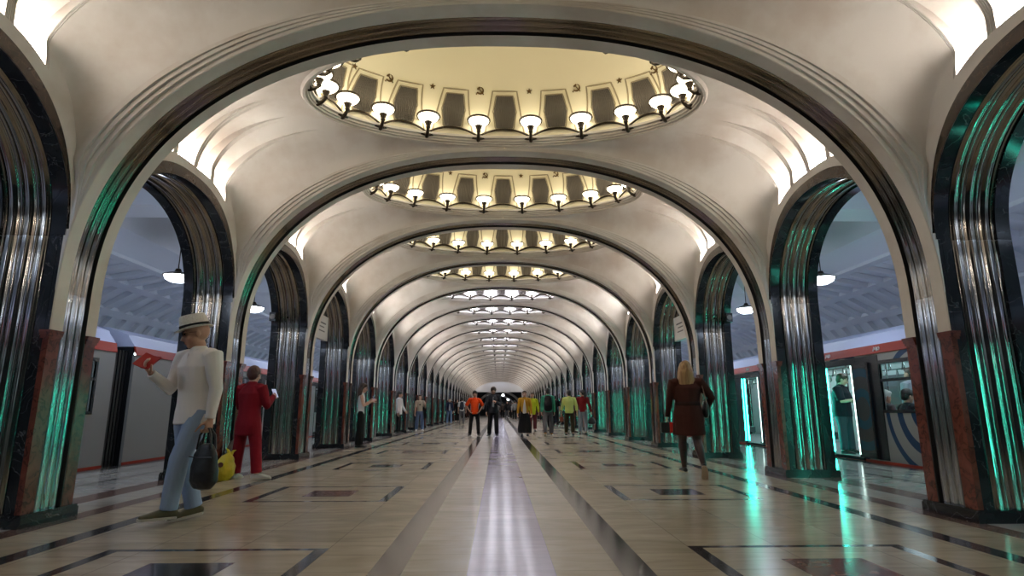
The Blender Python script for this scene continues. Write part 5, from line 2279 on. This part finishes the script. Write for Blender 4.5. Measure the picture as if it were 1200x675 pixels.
def far_people():
    blk = bpy.data.materials['black_cloth']
    white = bpy.data.materials['white_cotton']
    grey = bpy.data.materials['grey_cloth']
    denim = bpy.data.materials['mid_denim']

    def simple(x, y, head, H, topm, botm, hairm, label, group=None, loose=1.12, wide=1.15, sleeve=1.0, skirt=None, walk=.1, hood=False, seed=0, hem=-.03):
        f = Figure((x, y), head, H, dict(L=dict(th=(.06, -walk, -1), sh=(.02, walk * .3, -1), ft=(.15, -1, 0)), R=dict(th=(-.06, walk, -1), sh=(-.02, walk * 1.8, -1), ft=(-.15, -1, -walk)),
                   LA=dict(ua=(.2, walk * .6, -1), fa=(.08, -.1, -1)), RA=dict(ua=(-.2, -walk * .6, -1), fa=(-.08, -.25, -1))), 1.0, .014, 60 + seed)
        f.body(SKIN, face=abs(head) < 90)
        if skirt:
            f.skirt(botm, skirt[0], skirt[1])
        else:
            f.trousers(botm, wide, .97)
        f.top(topm, hem, sleeve, loose, 'jacket' if sleeve == 1 else 'tee_shirt')
        f.shoes(M['leather'], None)
        if hood:
            f.hood(blk)
        else:
            f.hair(hairm, 'short')
        f.tagit(label, group)
        return f
    simple(-3.35, 39.6, 10, 1.66, cloth('navy_jacket', 26, 32, 58), denim, HAIR_B, 'person in an open navy jacket and blue jeans far down the left side', seed=1).open_front(cloth('light_tee', 170, 168, 176), .03, .0, .29)
    simple(-3.30, 46.5, 0, 1.70, blk, blk, HAIR_D, 'figure in black robe and headscarf far down the left side', skirt=(.12, .12), hood=True, walk=.04, seed=2, hem=-.1)
    f = simple(-2.45, 38.6, 180, 1.70, white, grey, HAIR_D, 'person in white tee and grey trousers walking away with a backpack, far left', sleeve=.45, seed=3)
    bag = empty('backpack', f.world((0, .15, 1.20)), PI)
    b = MB()
    loft(b, [(0, .02, -.22), (0, .03, -.18), (0, .035, .0), (0, .02, .17), (0, .0, .22)], [(.12, .06), (.14, .09), (.14, .09), (.12, .07), (.08, .04)], (1, 0, 0), 20)
    me = fuse(b, .014, 2)
    me.materials.append(cloth('slate_nylon', 50, 54, 66))
    link('bag_body', me, bag)
    for sx in (-.09, .09):
        s = MB()
        s.tube([(sx, -.02, .18), (sx, -.10, .25), (sx, -.22, .20), (sx, -.24, .05), (sx, -.18, -.14), (sx, -.03, -.2)], .018, 6)
        s.build('strap', bpy.data.materials['slate_nylon'], bag)
    tag(bag, 'slate grey backpack worn by the person in the white tee', 'bag')
    simple(3.10, 33.5, 175, 1.70, blk, blk, HAIR_D, 'person in black tee and trousers behind the person in the pale lime shirt', sleeve=.45, seed=4)
    simple(3.42, 38.0, 180, 1.72, cloth('sky_shirt', 110, 150, 200), cloth('navy_trousers', 24, 26, 40), HAIR_D, 'person in a sky blue shirt walking away far down the right side', seed=5)
    simple(2.35, 30.5, 182, 1.70, cloth('black_tee', 20, 20, 22), blk, HAIR_B, 'person dressed in black walking just past the teal hoodie', sleeve=.45, seed=6)
    rnd = random.Random(5)
    pal = [(22, 22, 26), (40, 42, 50), (150, 150, 150), (30, 34, 50), (70, 60, 56), (24, 24, 24), (120, 124, 130), (46, 40, 40)]
    spots = [(.70, 57, 10), (1.05, 61, 190), (1.35, 54, 170), (1.75, 64, 20), (.30, 66, 180), (2.0, 58, 200), (-.15, 70, 0), (1.15, 70, 180), (1.6, 73, 10), (-.65, 63, 185)]
    for i, (x, y, h) in enumerate(spots):
        simple(x, y, h, 1.62 + .14 * rnd.random(), cloth('crowd_top_%s' % ORD[i + 1], *pal[i % 8]), blk if i % 3 else grey, HAIR_D,
               'small distant figure in the knot of people near the far end of the hall', 'crowd near the far end', seed=10 + i)


def passengers():
    # standing in the first open doorway, looking at a phone
    f = Figure((7.10, 12.32, .05), 42, 1.62, dict(head=(20, 20, 0), lean=(0, -.01), L=dict(th=(.12, -.12, -1), sh=(.05, .0, -1), ft=(.3, -1, 0)), R=dict(th=(-.05, .0, -1), sh=(0, .02, -1), ft=(-.1, -1, 0)),
               LA=dict(ua=(.15, -.30, -1), fa=(-.2, -1, .12), curl=60), RA=dict(ua=(-.2, -.30, -1), fa=(.25, -1, .15), curl=60)), 1.55, .010, 81, 1.15)
    f.body(SKIN_PALE)
    f.trousers(cloth('slate_trousers', 56, 64, 74), 1.35, .97)
    f.top(cloth('navy_tee', 20, 24, 34), -.06, .45, 1.12, 'tee_shirt', wr=.005)
    f.shoes(M['leather'], M['signdark'])
    f.hair(HAIR_B, 'short', vol=1.05)
    f.tagit('stout passenger in a dark tee standing in the open train door, looking at phone')
    ph = empty('phone', grip(f, 'R', .07) + Vector((0, -.02, .04)), f.root.rotation_euler[2])
    ph.rotation_euler = (math.radians(-40), 0, f.root.rotation_euler[2])
    m = MB()
    m.box(-.036, .036, -.005, .005, -.06, .09)
    m.build('case', M['carblack'], ph)
    m = MB()
    m.box(-.033, .033, .005, .007, -.055, .085)
    m.build('screen', M['signdark'], ph)
    tag(ph, 'phone held by the stout passenger in the train doorway', 'phone')
    # second doorway, dark back
    f = Figure((7.10, 15.85, .05), -100, 1.64, dict(LA=dict(ua=(.2, -.1, -1), fa=(.0, -.4, -1))), 1.08, .013, 83)
    f.body(SKIN, face=False)
    f.trousers(bpy.data.materials['black_cloth'], 1.2, .97)
    f.top(bpy.data.materials['charcoal_nylon'], -.05, 1.0, 1.14, 'jacket')
    f.shoes(M['leather'], None)
    f.hair(HAIR_D, 'short')
    f.tagit('dark-dressed passenger partly seen in the second open train door')
    # seated with their backs to the window, and one standing
    sit = dict(L=dict(th=(.10, -1, -.05), sh=(0, .05, -1), ft=(.1, -1, 0)), R=dict(th=(-.10, -1, -.05), sh=(0, .05, -1), ft=(-.1, -1, 0)), LA=dict(ua=(.18, -.2, -1), fa=(-.3, -.9, .1)), RA=dict(ua=(-.18, -.2, -1), fa=(.3, -.9, .1)), sit=.47, head=(0, 12, 0))
    for y, hm, tm, lab in ((10.92, HAIR_W, 'grey_cloth', 'white-haired passenger seated with back to the train window'), (10.32, HAIR_D, 'charcoal_nylon', 'dark-haired passenger seated with back to the train window')):
        f = Figure((7.10, y, .05), 90, 1.60, sit, 1.05, .013, 85)
        f.body(SKIN, face=False)
        f.trousers(bpy.data.materials['black_cloth'], 1.1, .97)
        f.top(bpy.data.materials[tm], -.02, 1.0, 1.1, 'jacket')
        f.shoes(M['leather'], None)
        f.hair(hm, 'short', vol=1.06)
        f.tagit(lab)
    f = Figure((7.95, 11.35, .05), 200, 1.68, dict(RA=dict(ua=(-.25, -.2, .9), fa=(.1, -.1, 1))), 1.1, .013, 88)
    f.body(SKIN, face=False)
    f.trousers(bpy.data.materials['grey_cloth'], 1.1, .97)
    f.top(cloth('light_grey_shirt', 150, 154, 164), -.05, .8, 1.12, 'shirt')
    f.shoes(M['leather'], None)
    f.hair(HAIR_B, 'short')
    f.tagit('standing passenger in a light grey shirt behind the train window')


man_in_hat()
woman_in_red()
woman_in_brown()
mid_people()
far_people()
passengers()
bpy.data.scenes.remove(TMP)
